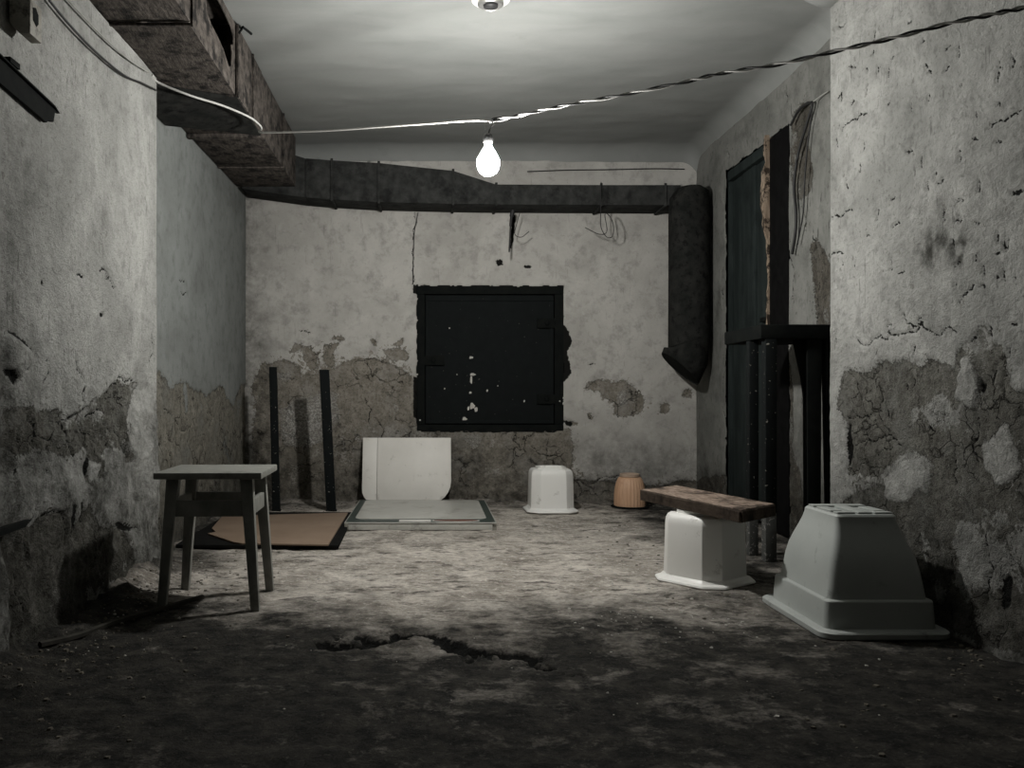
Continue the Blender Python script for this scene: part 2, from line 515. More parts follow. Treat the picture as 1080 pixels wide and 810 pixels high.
def crack_mask(U, V, lines, seed, w0=0.0022):             # jagged hairline cracks along traced lines
    m = np.zeros_like(U)
    g = random.Random(seed)
    us, vs = U[:, 0], V[0]
    for pts in lines:
        pts = [Vector(p) for p in pts]
        for _ in range(3):
            nxt = [pts[0]]
            for a, b in zip(pts[:-1], pts[1:]):
                d = b - a
                nxt += [(a + b) / 2 + Vector((-d.y, d.x)) * g.uniform(-0.22, 0.22), b]
            pts = nxt
        n = len(pts)
        for i, (a, b) in enumerate(zip(pts[:-1], pts[1:])):
            w = w0 * g.uniform(0.5, 1.8) * (0.45 + 0.55 * math.sin(math.pi * (i + 0.5) / n))
            i0, i1 = np.searchsorted(us, min(a.x, b.x) - 0.03), np.searchsorted(us, max(a.x, b.x) + 0.03)
            j0, j1 = np.searchsorted(vs, min(a.y, b.y) - 0.03), np.searchsorted(vs, max(a.y, b.y) + 0.03)
            if i1 <= i0 or j1 <= j0:
                continue
            u, v = U[i0:i1, j0:j1], V[i0:i1, j0:j1]
            d = b - a
            t = np.clip(((u - a.x) * d.x + (v - a.y) * d.y) / max(d.length_squared, 1e-9), 0, 1)
            r = np.hypot(u - a.x - t * d.x, v - a.y - t * d.y)
            m[i0:i1, j0:j1] = np.maximum(m[i0:i1, j0:j1], 0.68 * np.clip(1.25 - r / (w + 0.0042), 0, 1))
    return m


def mesh_grid(u0, u1, v0, v1, ru, rv=None):
    rv = rv or ru
    return np.meshgrid(np.linspace(u0, u1, int((u1 - u0) / ru) + 1), np.linspace(v0, v1, int((v1 - v0) / rv) + 1), indexing='ij')


# ------------------------------------------------------------------ back wall
def bk(*pts):
    return [(at(x, y, Y_BACK).x, at(x, y, Y_BACK).z) for x, y in pts]


HX0, HX1, HZ0, HZ1 = -0.089, 0.891, 0.478, 1.452         # hatch
U, V = mesh_grid(X_LN - 0.03, X_RN + 0.03, -0.03, Z_CEIL + 0.02, 0.0068)
bare = [bk((269, 440), (268, 402), (275, 383), (285, 384), (300, 378), (310, 385), (318, 400), (330, 394), (342, 392), (356, 389), (368, 380), (380, 378), (392, 377), (400, 380),
           (412, 384), (420, 391), (432, 396), (442, 404), (442, 450), (602, 452), (604, 478), (600, 502), (606, 507), (640, 508), (660, 513), (700, 510), (740, 507), (740, 545), (255, 545), (255, 520), (265, 500)),
        bk((318, 370), (326, 365), (335, 372), (336, 385), (328, 388), (320, 380)), bk((340, 361), (350, 363), (360, 359), (352, 372), (354, 386), (346, 388), (342, 375)),
        bk((304, 371), (312, 363), (320, 362), (318, 369), (310, 373)), bk((403, 368), (420, 366), (432, 372), (430, 378), (414, 380), (408, 376)), bk((413, 362), (424, 358), (425, 363), (416, 365)),
        bk((275, 384), (280, 382), (281, 392), (276, 393)), bk((348, 354), (364, 355), (360, 359), (350, 358)), bk((391, 359), (396, 357), (396, 364), (392, 363)), bk((320, 349), (328, 351), (326, 353)),
        bk((616, 405), (630, 402), (650, 404), (658, 400), (666, 408), (678, 418), (679, 428), (674, 436), (652, 440), (648, 433), (650, 425), (640, 421), (632, 415), (618, 411)),
        bk((697, 427), (704, 426), (705, 437), (697, 436)), bk((721, 412), (732, 413), (729, 421), (720, 419)), bk((600, 444), (610, 445), (608, 449), (600, 448)), bk((618, 437), (624, 435), (626, 440), (620, 442))]
pale = [bk((295, 433), (312, 421), (338, 417), (357, 415), (357, 444), (351, 446), (349, 462), (330, 470), (300, 470)), bk((652, 414), (660, 412), (664, 424), (655, 428), (652, 424)),
        bk((293, 393), (304, 391), (308, 400), (298, 403), (291, 398)), bk((417, 425), (420, 424), (422, 434), (417, 434)), bk((487, 462), (494, 458), (504, 460), (510, 466), (500, 474), (496, 470))]
dark = [bk((590, 340), (600, 349), (604, 360), (598, 372), (601, 383), (602, 394), (597, 402), (590, 404)), bk((436, 300), (442, 300), (442, 312), (436, 308)),
        bk((436, 398), (443, 398), (443, 445), (436, 440)), bk((596, 443), (604, 445), (603, 449), (596, 449)), bk((523, 275), (530, 274), (531, 280), (525, 281)), bk((551, 280), (560, 280), (560, 283), (552, 283)),
        bk((540, 226), (544, 226), (542, 244), (540, 262), (538, 262), (538, 244))]


def grime_tone_back(u, v, p):
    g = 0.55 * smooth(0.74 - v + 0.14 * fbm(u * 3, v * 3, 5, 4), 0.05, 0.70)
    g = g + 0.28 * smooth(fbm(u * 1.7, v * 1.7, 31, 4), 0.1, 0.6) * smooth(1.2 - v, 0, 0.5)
    g = g + 0.45 * smooth(X_LN + 0.28 - u + 0.06 * fbm(u * 4, v * 2, 78, 3), 0.0, 0.30)  # darker towards the left corner
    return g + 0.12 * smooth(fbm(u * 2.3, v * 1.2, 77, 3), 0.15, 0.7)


cr = [bk((437, 224), (436, 262), (435, 300)), bk((395, 440), (405, 455), (398, 468)), bk((385, 420), (392, 432), (390, 450)), bk((560, 470), (575, 480), (590, 478)), bk((608, 505), (640, 503), (660, 508)), bk((316, 349), (327, 351)), bk((620, 385), (628, 384))]
d_, pb, plb, dkb, g_ = wall_fields(U, V, 11, bare, pale, dark, grime_tone_back, 0.022, 0.004, 0.6, cr, 0.60)
rag = 0.012 * fbm(U * 22, V * 22, 90, 4)
hole = (U + rag > HX0) & (U + rag < HX1) & (V + rag > HZ0) & (V + rag < HZ1)
d_ = np.where(hole, -0.085, d_)
dkb = np.maximum(dkb, blur(hole.astype(float), 1))
grid_object('wall_back', U, V, (U, Y_BACK - d_, V), dict(near=NEAR, peel=pb, pale=plb, dark=dkb, grime_shade=g_), 'plaster')

# ------------------------------------------------------------------ left wall, recessed part and front part
ln = lambda *pts: [(on_x(x, y, X_LN).y, on_x(x, y, X_LN).z) for x, y in pts]
lf = lambda *pts: [(on_x(x, y, X_LF).y, on_x(x, y, X_LF).z) for x, y in pts]
U, V = mesh_grid(Y_LE - 0.15, Y_BACK + 0.03, -0.03, Z_CEIL + 0.02, 0.0085, 0.0068)
bare = [ln((140, 385), (156, 385), (163, 387), (170, 396), (177, 411), (185, 403), (196, 406), (202, 408), (210, 415), (217, 418), (225, 409), (231, 407), (236, 414), (246, 429), (249, 417), (254, 406), (262, 408), (262, 545), (140, 640))]
pale = [ln((193, 408), (197, 409), (197, 432), (194, 434))]


def grime_tone_ln(u, v, p):
    return 0.70 * smooth(0.55 - v + 0.1 * fbm(u * 3, v * 3, 8, 4), 0.0, 0.55) + 0.25 * smooth(u, 5.45, 5.73) * smooth(v, 0.3, 1.0) + 0.18 * smooth(fbm(u * 2, v * 2, 32, 4), 0.1, 0.6)  # includes a darker band towards the back corner


cr = [ln((183, 430), (186, 445), (200, 452)), ln((196, 408), (197, 430)), ln((170, 415), (173, 430), (181, 436)), ln((200, 460), (196, 490), (190, 510)), ln((219, 420), (224, 440), (220, 455)), ln((235, 416), (238, 432)), ln((189, 303), (196, 309)), ln((215, 318), (216, 330)), ln((188, 296), (194, 296)), ln((175, 470), (182, 485)), ln((170, 440), (171, 470)), ln((228, 460), (232, 480))]
d_, pb, plb, dkb, g_ = wall_fields(U, V, 111, bare, pale, [], grime_tone_ln, 0.030, 0.004, 0.6, cr)
grid_object('wall_left', U, V, (X_LN + d_, U, V), dict(near=NEAR, peel=pb, pale=plb, dark=dkb, grime_shade=g_), 'plaster_left')

U, V = mesh_grid(Y_FINE, Y_LE, -0.03, 2.045, 0.0075, 0.006)
bare = [lf((90, 430), (109, 414), (122, 403), (146, 402), (134, 424), (131, 440), (134, 460), (125, 476), (112, 470), (100, 482), (90, 470), (70, 482), (40, 470), (20, 480), (1, 472), (1, 436), (20, 428), (40, 434), (60, 430), (75, 437)),
        lf((1, 565), (30, 555), (45, 545), (60, 540), (75, 552), (85, 545), (95, 530), (105, 558), (128, 560), (140, 600), (150, 620), (1, 700)), lf((88, 486), (96, 478), (108, 484), (110, 505), (98, 512), (90, 504)),
        lf((133, 476), (137, 474), (140, 486), (134, 490))]
pale = [lf((138, 415), (157, 404), (160, 470), (150, 490), (138, 470)), lf((92, 486), (98, 481), (105, 490), (103, 504), (96, 506))]
dark = [lf((1, 349), (12, 350), (24, 360), (36, 374), (26, 367), (14, 356), (1, 352)), lf((1, 386), (9, 390), (15, 398), (13, 406), (9, 400), (1, 390)), lf((103, 330), (107, 329), (107, 335), (104, 335)), lf((43, 296), (46, 295), (45, 303), (43, 302)),
        lf((92, 482), (96, 479), (93, 500), (91, 505), (89, 492)), lf((70, 533), (75, 532), (78, 555), (74, 570), (72, 555)), lf((118, 552), (128, 552), (138, 557), (128, 560)), lf((85, 530), (88, 530), (88, 552), (86, 552))]


def grime_shade_lf(u, v, p):
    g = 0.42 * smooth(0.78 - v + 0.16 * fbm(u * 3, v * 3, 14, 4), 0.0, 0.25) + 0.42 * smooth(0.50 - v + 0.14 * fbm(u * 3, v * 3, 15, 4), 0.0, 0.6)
    g = g + 0.42 * smooth(2.9 - u + 0.25 * fbm(u * 4, v * 3, 44, 4), 0.0, 0.9) * smooth(fbm(u * 5, v * 2.2, 45, 4) + 0.45, 0.0, 0.9)  # vignette painted in as a dirtier, darker wall towards the camera
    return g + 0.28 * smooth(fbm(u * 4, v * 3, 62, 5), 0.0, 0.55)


cr = [lf((78, 375), (80, 390), (88, 405), (90, 430)), lf((92, 430), (75, 440), (62, 436)), lf((60, 437), (68, 455), (72, 470), (80, 480)), lf((52, 470), (46, 478), (50, 500)), lf((100, 478), (98, 462), (90, 445)), lf((70, 532), (76, 545), (78, 565)), lf((85, 530), (88, 550)),
      lf((118, 556), (135, 555), (142, 558)), lf((158, 353), (160, 375), (155, 388)), lf((112, 414), (118, 404), (132, 403), (140, 400)), lf((30, 600), (28, 560), (36, 545)), lf((45, 545), (60, 540), (66, 570)), lf((100, 560), (104, 580), (98, 600)), lf((60, 455), (52, 465), (40, 460)), lf((30, 440), (38, 455), (34, 470)),
      lf((110, 440), (118, 455), (112, 470)), lf((123, 430), (120, 445), (126, 460)), lf((95, 440), (104, 432), (112, 436)), lf((8, 475), (16, 490), (10, 505)), lf((78, 288), (86, 292)), lf((110, 293), (116, 297), (120, 303)), lf((103, 285), (112, 292)), lf((48, 380), (50, 395), (45, 405)), lf((15, 600), (12, 630), (18, 650)), lf((128, 470), (132, 478)), lf((36, 372), (30, 388), (18, 402))]
d_, pb, plb, dkb, g_ = wall_fields(U, V, 211, bare, pale, dark, grime_shade_lf, 0.02, 0.006, 0.75, cr)
d_ = d_ + 0.022 * gauss(inside(U, V, lf((1, 352), (12, 354), (24, 364), (34, 374), (27, 386), (16, 400), (8, 392), (1, 388))).astype(float), 2.5)
d_ = d_ + 0.020 * np.exp(-((V - 0.60) / 0.16) ** 2) * (np.abs(fbm(U * 7, V * 7, 68, 4)) * -2 + 0.5) + 0.028 * smooth(0.62 - V, 0, 0.3) * fbm(U * 6, V * 6, 66, 4) + 0.10 * np.clip(0.30 - V, 0, 1) ** 1.3
ex = ([(X_LF, Y_LE, -0.03), (X_LN - 0.02, Y_LE, -0.03), (X_LN - 0.02, Y_LE, 2.045), (X_LF, Y_LE, 2.045), (X_LF, Y_FINE, 2.045), (X_LN - 0.02, Y_FINE, 2.045)], [(0, 1, 2, 3), (3, 2, 5, 4)])
edge = smooth(U, Y_LE - 0.012, Y_LE)
d_ = d_ * (1 - edge)
grid_object('wall_left_front', U, V, (X_LF + d_, U, V), dict(near=NEAR, peel=pb, pale=plb, dark=dkb, grime_shade=g_), 'plaster_side', extra=ex)

# ------------------------------------------------------------------ right wall, recessed part with doorway and front part
DY0, DY1, DZ = 4.24, 5.15, 2.07
rn = lambda *pts: [(on_x(x, y, X_RN).y, on_x(x, y, X_RN).z) for x, y in pts]
rf = lambda *pts: [(on_x(x, y, X_RF).y, on_x(x, y, X_RF).z) for x, y in pts]
U, V = mesh_grid(Y_RE - 0.15, Y_BACK + 0.03, -0.03, Z_CEIL + 0.02, 0.0085, 0.0068)
bare = [rn((836, 118), (846, 108), (856, 112), (852, 150), (858, 178), (856, 200), (846, 212), (838, 200), (834, 160)), rn((855, 260), (862, 250), (868, 262), (877, 280), (877, 345), (862, 345), (858, 300)),
        rn((736, 505), (768, 500), (768, 560), (736, 540)), rn((834, 360), (838, 420), (836, 470), (845, 500), (852, 580), (834, 580))]
pale = [rn((838, 362), (848, 362), (846, 440), (840, 470))]
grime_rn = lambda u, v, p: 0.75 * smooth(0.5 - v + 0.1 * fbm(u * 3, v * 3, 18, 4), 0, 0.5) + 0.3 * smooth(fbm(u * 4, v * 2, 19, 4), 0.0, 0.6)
cr = [rn((858, 240), (860, 262)), rn((764, 200), (766, 260), (764, 330)), rn((765, 360), (763, 420), (766, 470)), rn((858, 270), (857, 330)), rn((863, 285), (862, 340)), rn((770, 165), (768, 150)), rn((846, 215), (850, 245)), rn((835, 250), (838, 290), (836, 330)), rn((848, 370), (845, 430)), rn((830, 96), (831, 108))]
d_, pb, plb, dkb, g_ = wall_fields(U, V, 311, bare, pale, [], grime_rn, 0.018, 0.004, 0.6, cr)
ragy = 0.012 * fbm(U * 14, V * 14, 93, 4)
keep = ~((U + ragy > DY0) & (U + ragy < DY1) & (V + ragy < DZ))
grid_object('wall_right', U, V, (X_RN - d_, U, V), dict(near=NEAR, peel=pb, pale=plb, dark=dkb, grime_shade=g_), 'plaster_right', keep=keep)

U, V = mesh_grid(Y_FINE, Y_RE, -0.03, Z_CEIL + 0.02, 0.0075, 0.006)
bare = [rf((888, 402), (895, 394), (919, 396), (929, 384), (953, 380), (974, 384), (981, 377), (1002, 380), (1006, 392), (1012, 368), (1026, 360), (1030, 342), (1043, 342), (1049, 363), (1061, 373), (1064, 394), (1079, 408), (1300, 430), (1300, 760), (1079, 690),
           (1040, 682), (980, 655), (930, 640), (880, 605), (880, 540), (905, 520), (935, 512), (960, 520), (979, 522), (986, 500), (985, 484), (964, 479), (943, 488), (926, 505), (896, 501), (895, 439), (886, 430))]
pale = [rf((1033, 463), (1042, 470), (1054, 453), (1064, 450), (1071, 474), (1077, 494), (1057, 512), (1040, 501)), rf((1017, 377), (1030, 377), (1036, 394), (1033, 415), (1028, 434), (1016, 425), (1010, 422), (1012, 401)),
        rf((878, 443), (895, 443), (895, 463), (888, 488), (877, 488)), rf((1072, 380), (1079, 392), (1079, 420), (1068, 405)), rf((934, 505), (950, 492), (966, 486), (980, 492), (976, 515), (950, 530), (936, 525))]
dark = [rf((1055, 610), (1066, 606), (1064, 640), (1056, 650)), rf((868, 552), (874, 551), (876, 558), (870, 560)), rf((1036, 395), (1039, 408), (1033, 420), (1030, 430), (1033, 415)), rf((1066, 204), (1080, 198), (1080, 204), (1068, 207)), rf((880, 548), (884, 546), (886, 556), (881, 558)),
        rf((896, 440), (899, 470), (896, 500), (894, 470))]


def grime_shade_rf(u, v, p):
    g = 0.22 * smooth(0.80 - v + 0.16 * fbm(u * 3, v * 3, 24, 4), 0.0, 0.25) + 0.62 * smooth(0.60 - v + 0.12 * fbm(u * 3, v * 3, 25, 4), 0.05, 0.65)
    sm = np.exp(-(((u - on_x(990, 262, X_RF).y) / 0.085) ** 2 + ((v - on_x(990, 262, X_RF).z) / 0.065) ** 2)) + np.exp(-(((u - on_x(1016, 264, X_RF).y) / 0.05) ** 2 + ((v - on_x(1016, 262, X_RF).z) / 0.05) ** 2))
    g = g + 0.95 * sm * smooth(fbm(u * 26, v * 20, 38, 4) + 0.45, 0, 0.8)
    g = g + 0.35 * smooth(2.6 - u + 0.2 * fbm(u * 4, v * 3, 46, 4), 0.0, 0.7) * smooth(fbm(u * 4, v * 3, 47, 4) + 0.4, 0, 1)  # wall colour darkened nearer the camera, standing in for vignette
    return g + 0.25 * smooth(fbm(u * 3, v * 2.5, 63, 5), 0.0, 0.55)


cr = [rf((877, 230), (884, 228), (900, 222)), rf((876, 272), (890, 267)), rf((1042, 137), (1060, 128), (1080, 115)), rf((1068, 205), (1080, 200)), rf((895, 440), (910, 440), (930, 434)), rf((900, 470), (925, 462), (950, 470)), rf((905, 358), (930, 353), (960, 350), (985, 352), (1010, 350)), rf((1013, 320), (1020, 310), (1030, 298)),
      rf((1005, 470), (1003, 500), (1005, 512)), rf((935, 425), (936, 440)), rf((1040, 560), (1046, 600), (1040, 640)), rf((955, 330), (965, 345), (975, 340)), rf((925, 480), (940, 472)), rf((975, 440), (985, 455), (980, 470)), rf((1030, 440), (1024, 470), (1030, 490)), rf((1050, 380), (1047, 410)), rf((890, 95), (884, 104)), rf((888, 140), (905, 126), (915, 120))]
g_r = random.Random(4)
for _ in range(60):                                      # short plumb scratches
    x, y, l_ = g_r.uniform(880, 1078), g_r.uniform(30, 420), g_r.uniform(3, 13)
    cr.append(rf((x, y), (x + g_r.uniform(-1, 1), y + l_)))
for _ in range(30):                                      # and trowel marks
    x, y = g_r.uniform(880, 1070), g_r.uniform(20, 370)
    cr.append(rf((x, y), (x + g_r.uniform(3, 8), y - g_r.uniform(-2, 5))))
d_, pb, plb, dkb, g_ = wall_fields(U, V, 411, bare, pale, dark, grime_shade_rf, 0.02, 0.006, 0.75, cr)
flake = inside(U, V, pale[1]).astype(float)
d_ = d_ + 0.022 * blur(flake, 3) * (0.6 + 0.6 * fbm(U * 20, V * 20, 12, 3)) + 0.004 * fbm(U * 26, V * 40, 58, 4) + 0.10 * np.clip(0.22 - V, 0, 1) ** 1.3
edge = smooth(U, Y_RE - 0.012, Y_RE)
d_ = d_ * (1 - edge)
ex = ([(X_RF, Y_RE, -0.03), (X_RN + 0.02, Y_RE, -0.03), (X_RN + 0.02, Y_RE, Z_CEIL + 0.02), (X_RF, Y_RE, Z_CEIL + 0.02)], [(0, 1, 2, 3)])
grid_object('wall_right_front', U, V, (X_RF - d_, U, V), dict(near=NEAR, peel=pb, pale=plb, dark=dkb, grime_shade=g_), 'plaster_side', extra=ex)

# wall behind the photographer, and the unlit space behind the doorway
plain('wall_front_unseen', MB().box(-1.3, 1.9, Y_FRONT - 0.1, Y_FRONT, -0.03, Z_CEIL + 0.02), 'void')
plain('wall_left_near_unseen', MB().box(X_LF - 0.1, X_LF, Y_FRONT, Y_FINE, -0.03, Z_CEIL + 0.02), 'void')
plain('wall_right_near_unseen', MB().box(X_RF, X_RF + 0.1, Y_FRONT, Y_FINE, -0.03, Z_CEIL + 0.02), 'void')
passage = MB()
passage.add([(X_RN, 4.1, -0.02), (3.0, 4.1, -0.02), (3.0, 5.3, -0.02), (X_RN, 5.3, -0.02), (X_RN, 4.1, 2.2), (3.0, 4.1, 2.2), (3.0, 5.3, 2.2), (X_RN, 5.3, 2.2)],
            [(0, 1, 2, 3), (4, 5, 6, 7), (0, 1, 5, 4), (1, 2, 6, 5), (2, 3, 7, 6)])
plain('wall_passage', passage, 'void')

# ------------------------------------------------------------------ floor
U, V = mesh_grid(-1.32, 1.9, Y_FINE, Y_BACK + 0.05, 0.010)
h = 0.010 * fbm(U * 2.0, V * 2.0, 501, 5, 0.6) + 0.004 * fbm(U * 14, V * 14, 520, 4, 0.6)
hole = np.zeros_like(U)
crev = [(345, 680, 10, 0.9), (362, 678, 13, 1), (380, 676, 13, 1), (400, 674, 10, .9), (420, 670, 7, .8), (440, 669, 5, .7), (458, 671, 5, .6), (474, 678, 9, 1), (484, 684, 15, 1), (498, 688, 11, 1), (515, 688, 7, .8), (535, 690, 9, .8),
        (556, 693, 7, .8), (572, 698, 5, .8), (586, 707, 4, .6), (455, 697, 5, .8), (600, 711, 2.5, .5), (620, 712, 2, .4)]
wu = U + 0.022 * fbm(U * 28, V * 28, 530, 4, 0.65)
wv = V + 0.055 * fbm(U * 22, V * 22, 535, 4, 0.65)
cp = [(on_z(x, y), on_z(x, y + s).y - on_z(x, y).y, s, w) for x, y, s, w in crev]
for (p, dy, s, w), (p2, dy2, s2, w2) in zip(cp[:-1], cp[1:]):
    if (p2 - p).length > 0.2:
        continue
    for t in (0, 0.25, 0.5, 0.75):
        c = p.lerp(p2, t)
        ry = max(abs(dy * (1 - t) + dy2 * t) * 0.62, 0.006)
        hole = np.maximum(hole, (w * (1 - t) + w2 * t) * np.clip(1.35 - np.sqrt(((wu - c.x) / 0.030) ** 2 + ((wv - c.y) / ry) ** 2), 0, 1))
hole = hole * smooth(fbm(U * 13, V * 16, 560, 4, 0.65) + 0.42, 0.0, 0.45)
h = h - 0.026 * smooth(hole, 0.1, 0.9)
# sunken bowl on the near side of the broken edge
h = h - 0.010 * np.exp(-(((U - 0.02) / 0.36) ** 2 + ((V - 2.32) / 0.14) ** 2)) + 0.006 * fbm(U * 9, V * 9, 541, 5, 0.65)
# dirt heaped along the feet of the walls
lump = 0.55 + 0.75 * fbm(U * 7, V * 7, 540, 4)
h = h + np.clip(0.11 * np.exp(-np.abs(U - X_LF) / 0.11) * smooth(V, 1.6, 2.4) * (1 - smooth(V, 3.35, 3.75)) * lump, 0, 1)
h = h + np.clip(0.030 * np.exp(-np.abs(U - X_LN) / 0.08) * smooth(V, 3.4, 3.8) * lump, 0, 1)
h = h + np.clip(0.05 * np.exp(-np.abs(U - X_RF) / 0.07) * (1 - smooth(V, 2.1, 2.45)) * lump, 0, 1)
h = h + np.clip(0.030 * np.exp(-np.abs(V - Y_BACK) / 0.10) * lump, 0, 1)
damp_shade = 0.06 + 0.90 * smooth(3.50 - V + 0.35 * fbm(U * 2.2, V * 2.2, 550, 5, 0.6) + 0.22 * np.abs(U - 0.1), 0.0, 1.25)  # damp dirt, with vignette darkening painted in towards camera and sides
damp_shade = np.maximum(damp_shade, 0.80 * smooth(np.abs(U - 0.1) + 0.2 * fbm(U * 3, V * 3, 556, 4), 0.88, 1.25))
damp_shade = np.maximum(damp_shade, 0.55 * smooth(V + 0.08 * fbm(U * 5, V * 5, 557, 4), 5.2, 5.5))
damp_shade = np.clip(damp_shade + 0.25 * fbm(U * 1.8, V * 2.6, 558, 4), 0, 1)
FLOOR = grid_object('floor', U, V, (U, V, h), dict(grime_shade=damp_shade, dark=smooth(hole, 0.08, 0.55)), 'floor')
FLOOR_H = (U[:, 0].copy(), V[0].copy(), h.copy())


def floor_z(x, y):
    us, vs, hh = FLOOR_H
    i = min(max(int(round((x - us[0]) / (us[1] - us[0]))), 0), len(us) - 1)
    j = min(max(int(round((y - vs[0]) / (vs[1] - vs[0]))), 0), len(vs) - 1)
    return float(hh[i, j])


def rest(x, y, r=0.12):                                  # height of the floor under a thing
    return max(floor_z(x + a * r, y + b * r) for a in (-1, 0, 1) for b in (-1, 0, 1))


plain('floor_near_unseen', MB().box(-1.32, 1.9, Y_FRONT, Y_FINE, -0.05, -0.004), 'void')

# ------------------------------------------------------------------ ceiling
U, V = mesh_grid(-1.32, 1.9, Y_FRONT - 0.02, Y_BACK + 0.05, 0.02)
z = Z_CEIL + 0.007 * fbm(U * 2.2, V * 3.0, 601, 3) + 0.0035 * fbm(U * 5, V * 9, 610, 2)


def cove(a, r):
    t = np.clip(1 - a / r, 0, 1)
    return r * (1 - np.sqrt(np.clip(1 - t * t, 0, 1)))


z = z - cove(np.clip(Y_BACK - V, 0, 1), 0.13) - cove(np.clip(X_RN - U, 0, 1), 0.11) * (V > Y_RE)
z = z - np.where(V < Y_RE, 0.135 * smooth(U, 1.28, 1.56), 0)
grid_object('ceiling', U, V, (U, V, z), {}, 'ceiling')

# ------------------------------------------------------------------ doorway on the right
door = tag(empty('door_1', (X_RN, (DY0 + DY1) / 2, 0)), kind='structure', label='dark green plank door with a black filled gap in the right wall')
ox, oy = X_RN, (DY0 + DY1) / 2


def dbox(name, x0, x1, y0, y1, z0, z1, mat, bev=0.004):
    return MB().box(x0 - ox, x1 - ox, y0 - oy, y1 - oy, z0, z1).build(name, mat, door, bev)


dbox('lintel', X_RN + 0.002, X_RN + 0.12, DY0, DY1, DZ - 0.060, DZ - 0.002, 'door')
dbox('jamb_or_gap_fill', X_RN + 0.004, X_RN + 0.12, DY1 - 0.022, DY1 - 0.002, 0.015, DZ - 0.064, 'door')
dbox('jamb_or_gap_fill', X_RN - 0.010, X_RN + 0.12, DY0 + 0.003, DY0 + 0.24, 0.015, DZ - 0.004, 'frame_gap_dark')  # near one widened in black to stand for the dark open gap
for k, (a, b, dx) in enumerate([(4.945, 5.125, 0.026), (4.75, 4.94, 0.018), (4.545, 4.745, 0.026)]):
    dbox('plank', X_RN + dx, X_RN + dx + 0.03, a, b, 0.03, DZ - 0.066, 'door')
# chipped timber stile with ragged edges
st = MB()
rng = random.Random(3)
rows = 46
rs = []
for k in range(rows):
    zz = 0.03 + (2.09 - 0.03) * k / (rows - 1)
    big = 1 if 1.62 < zz < 1.95 else 0
    w = 0.030 + rng.uniform(-0.008, 0.010) + 0.028 * big
    d = 0.016 + rng.uniform(-0.008, 0.006) + (0.016 if zz > 1.55 else 0)
    rs.append([(X_RN - d - ox, 4.49 - oy, zz), (X_RN - d - ox + rng.uniform(0, .008), 4.49 + w - oy, zz), (X_RN + 0.05 - ox, 4.49 + 0.05 - oy, zz), (X_RN + 0.05 - ox, 4.49 - oy, zz)])
st.rings(rs)
st.build('stile', 'old_wood', door, 0, 30)
tag(MB().box(-0.004, 0.016, -0.05, 0.05, -0.012, 0.012).build('latch', 'black', door, 0.003), None).location = (X_RN - 0.004 + 0.012 - ox, 4.60 - oy, 1.13)

# ------------------------------------------------------------------ ceiling duct along the left wall
ZD, XD = 2.05, -0.86
duct = tag(empty('ceiling_duct', (XD, 3.0, ZD)), 'long rusty rectangular metal air duct under the ceiling along the left wall', 'duct')
ys = [-0.2, 1.0, 2.2, 3.05, 3.775, 4.10, 4.335, 4.96, 5.44]
rng = random.Random(5)
for k in range(len(ys) - 1):
    a, b = ys[k] + 0.002, ys[k + 1] - 0.002
    jx, jz = rng.uniform(-0.004, 0.004), rng.uniform(-0.004, 0.004)
    x0, x1, zb, zt = X_LN + 0.012 + 1.0 * 0 - XD, jx, jz, Z_CEIL - 0.016 - ZD
    mb = MB()
    if ys[k + 1] == 3.775:                                # the section with the torn opening in its side
        mb.add([(x0, a - 3, zb), (x1, a - 3, zb), (x1, b - 3, zb), (x0, b - 3, zb)], [(0, 1, 2, 3)])
        mb.add([(x0, a - 3, zt), (x1, a - 3, zt), (x1, b - 3, zt), (x0, b - 3, zt)], [(0, 1, 2, 3)])
        mb.add([(x0, a - 3, zb), (x0, a - 3, zt), (x0, b - 3, zt), (x0, b - 3, zb)], [(0, 1, 2, 3)])
        ring = [(3.30, 2.200), (3.36, 2.185), (3.45, 2.178), (3.56, 2.165), (3.66, 2.128), (3.70, 2.150), (3.715, 2.215), (3.70, 2.240), (3.735, 2.255), (3.74, 2.290), (3.70, 2.318), (3.60, 2.325), (3.45, 2.33), (3.32, 2.325), (3.28, 2.27)]
        out = []
        cy_, cz_ = 3.52, 2.25
        for (y_, z_) in ring:                              # frame ring: same angle on the outer rectangle
            dy_, dz_ = y_ - cy_, z_ - cz_
            s = min((b - cy_) / dy_ if dy_ > 0 else (a - cy_) / dy_ if dy_ < 0 else 9, (zt + ZD - cz_) / dz_ if dz_ > 0 else (zb + ZD - cz_) / dz_ if dz_ < 0 else 9)
            out.append((cy_ + dy_ * s, cz_ + dz_ * s))
        n = len(ring)
        vs = [(x1, y_ - 3, z_ - ZD) for y_, z_ in ring + out] + [(x1 - 0.004, y_ - 3, z_ - ZD) for y_, z_ in ring]
        mb.add(vs, [(i, (i + 1) % n, n + (i + 1) % n, n + i) for i in range(n)] + [(i, (i + 1) % n, 2 * n + (i + 1) % n, 2 * n + i) for i in range(n)])
        cs = [(a, zb + ZD), (b, zb + ZD), (b, zt + ZD), (a, zt + ZD)]
        for i in range(n):                                 # fill the corners of the rectangle
            p, q = out[i], out[(i + 1) % n]
            for c_ in cs:
                if abs(p[0] - q[0]) > 1e-4 and abs(p[1] - q[1]) > 1e-4 and ((abs(c_[0] - p[0]) < 1e-4 and abs(c_[1] - q[1]) < 1e-4) or (abs(c_[0] - q[0]) < 1e-4 and abs(c_[1] - p[1]) < 1e-4)):
                    mb.add([(x1, p[0] - 3, p[1] - ZD), (x1, c_[0] - 3, c_[1] - ZD), (x1, q[0] - 3, q[1] - ZD)], [(0, 1, 2)])
        mb.build('duct_section', 'duct', duct)
    else:
        mb.box(x0, x1, a - 3, b - 3, zb, zt).build('duct_section', 'duct', duct, 0.004)
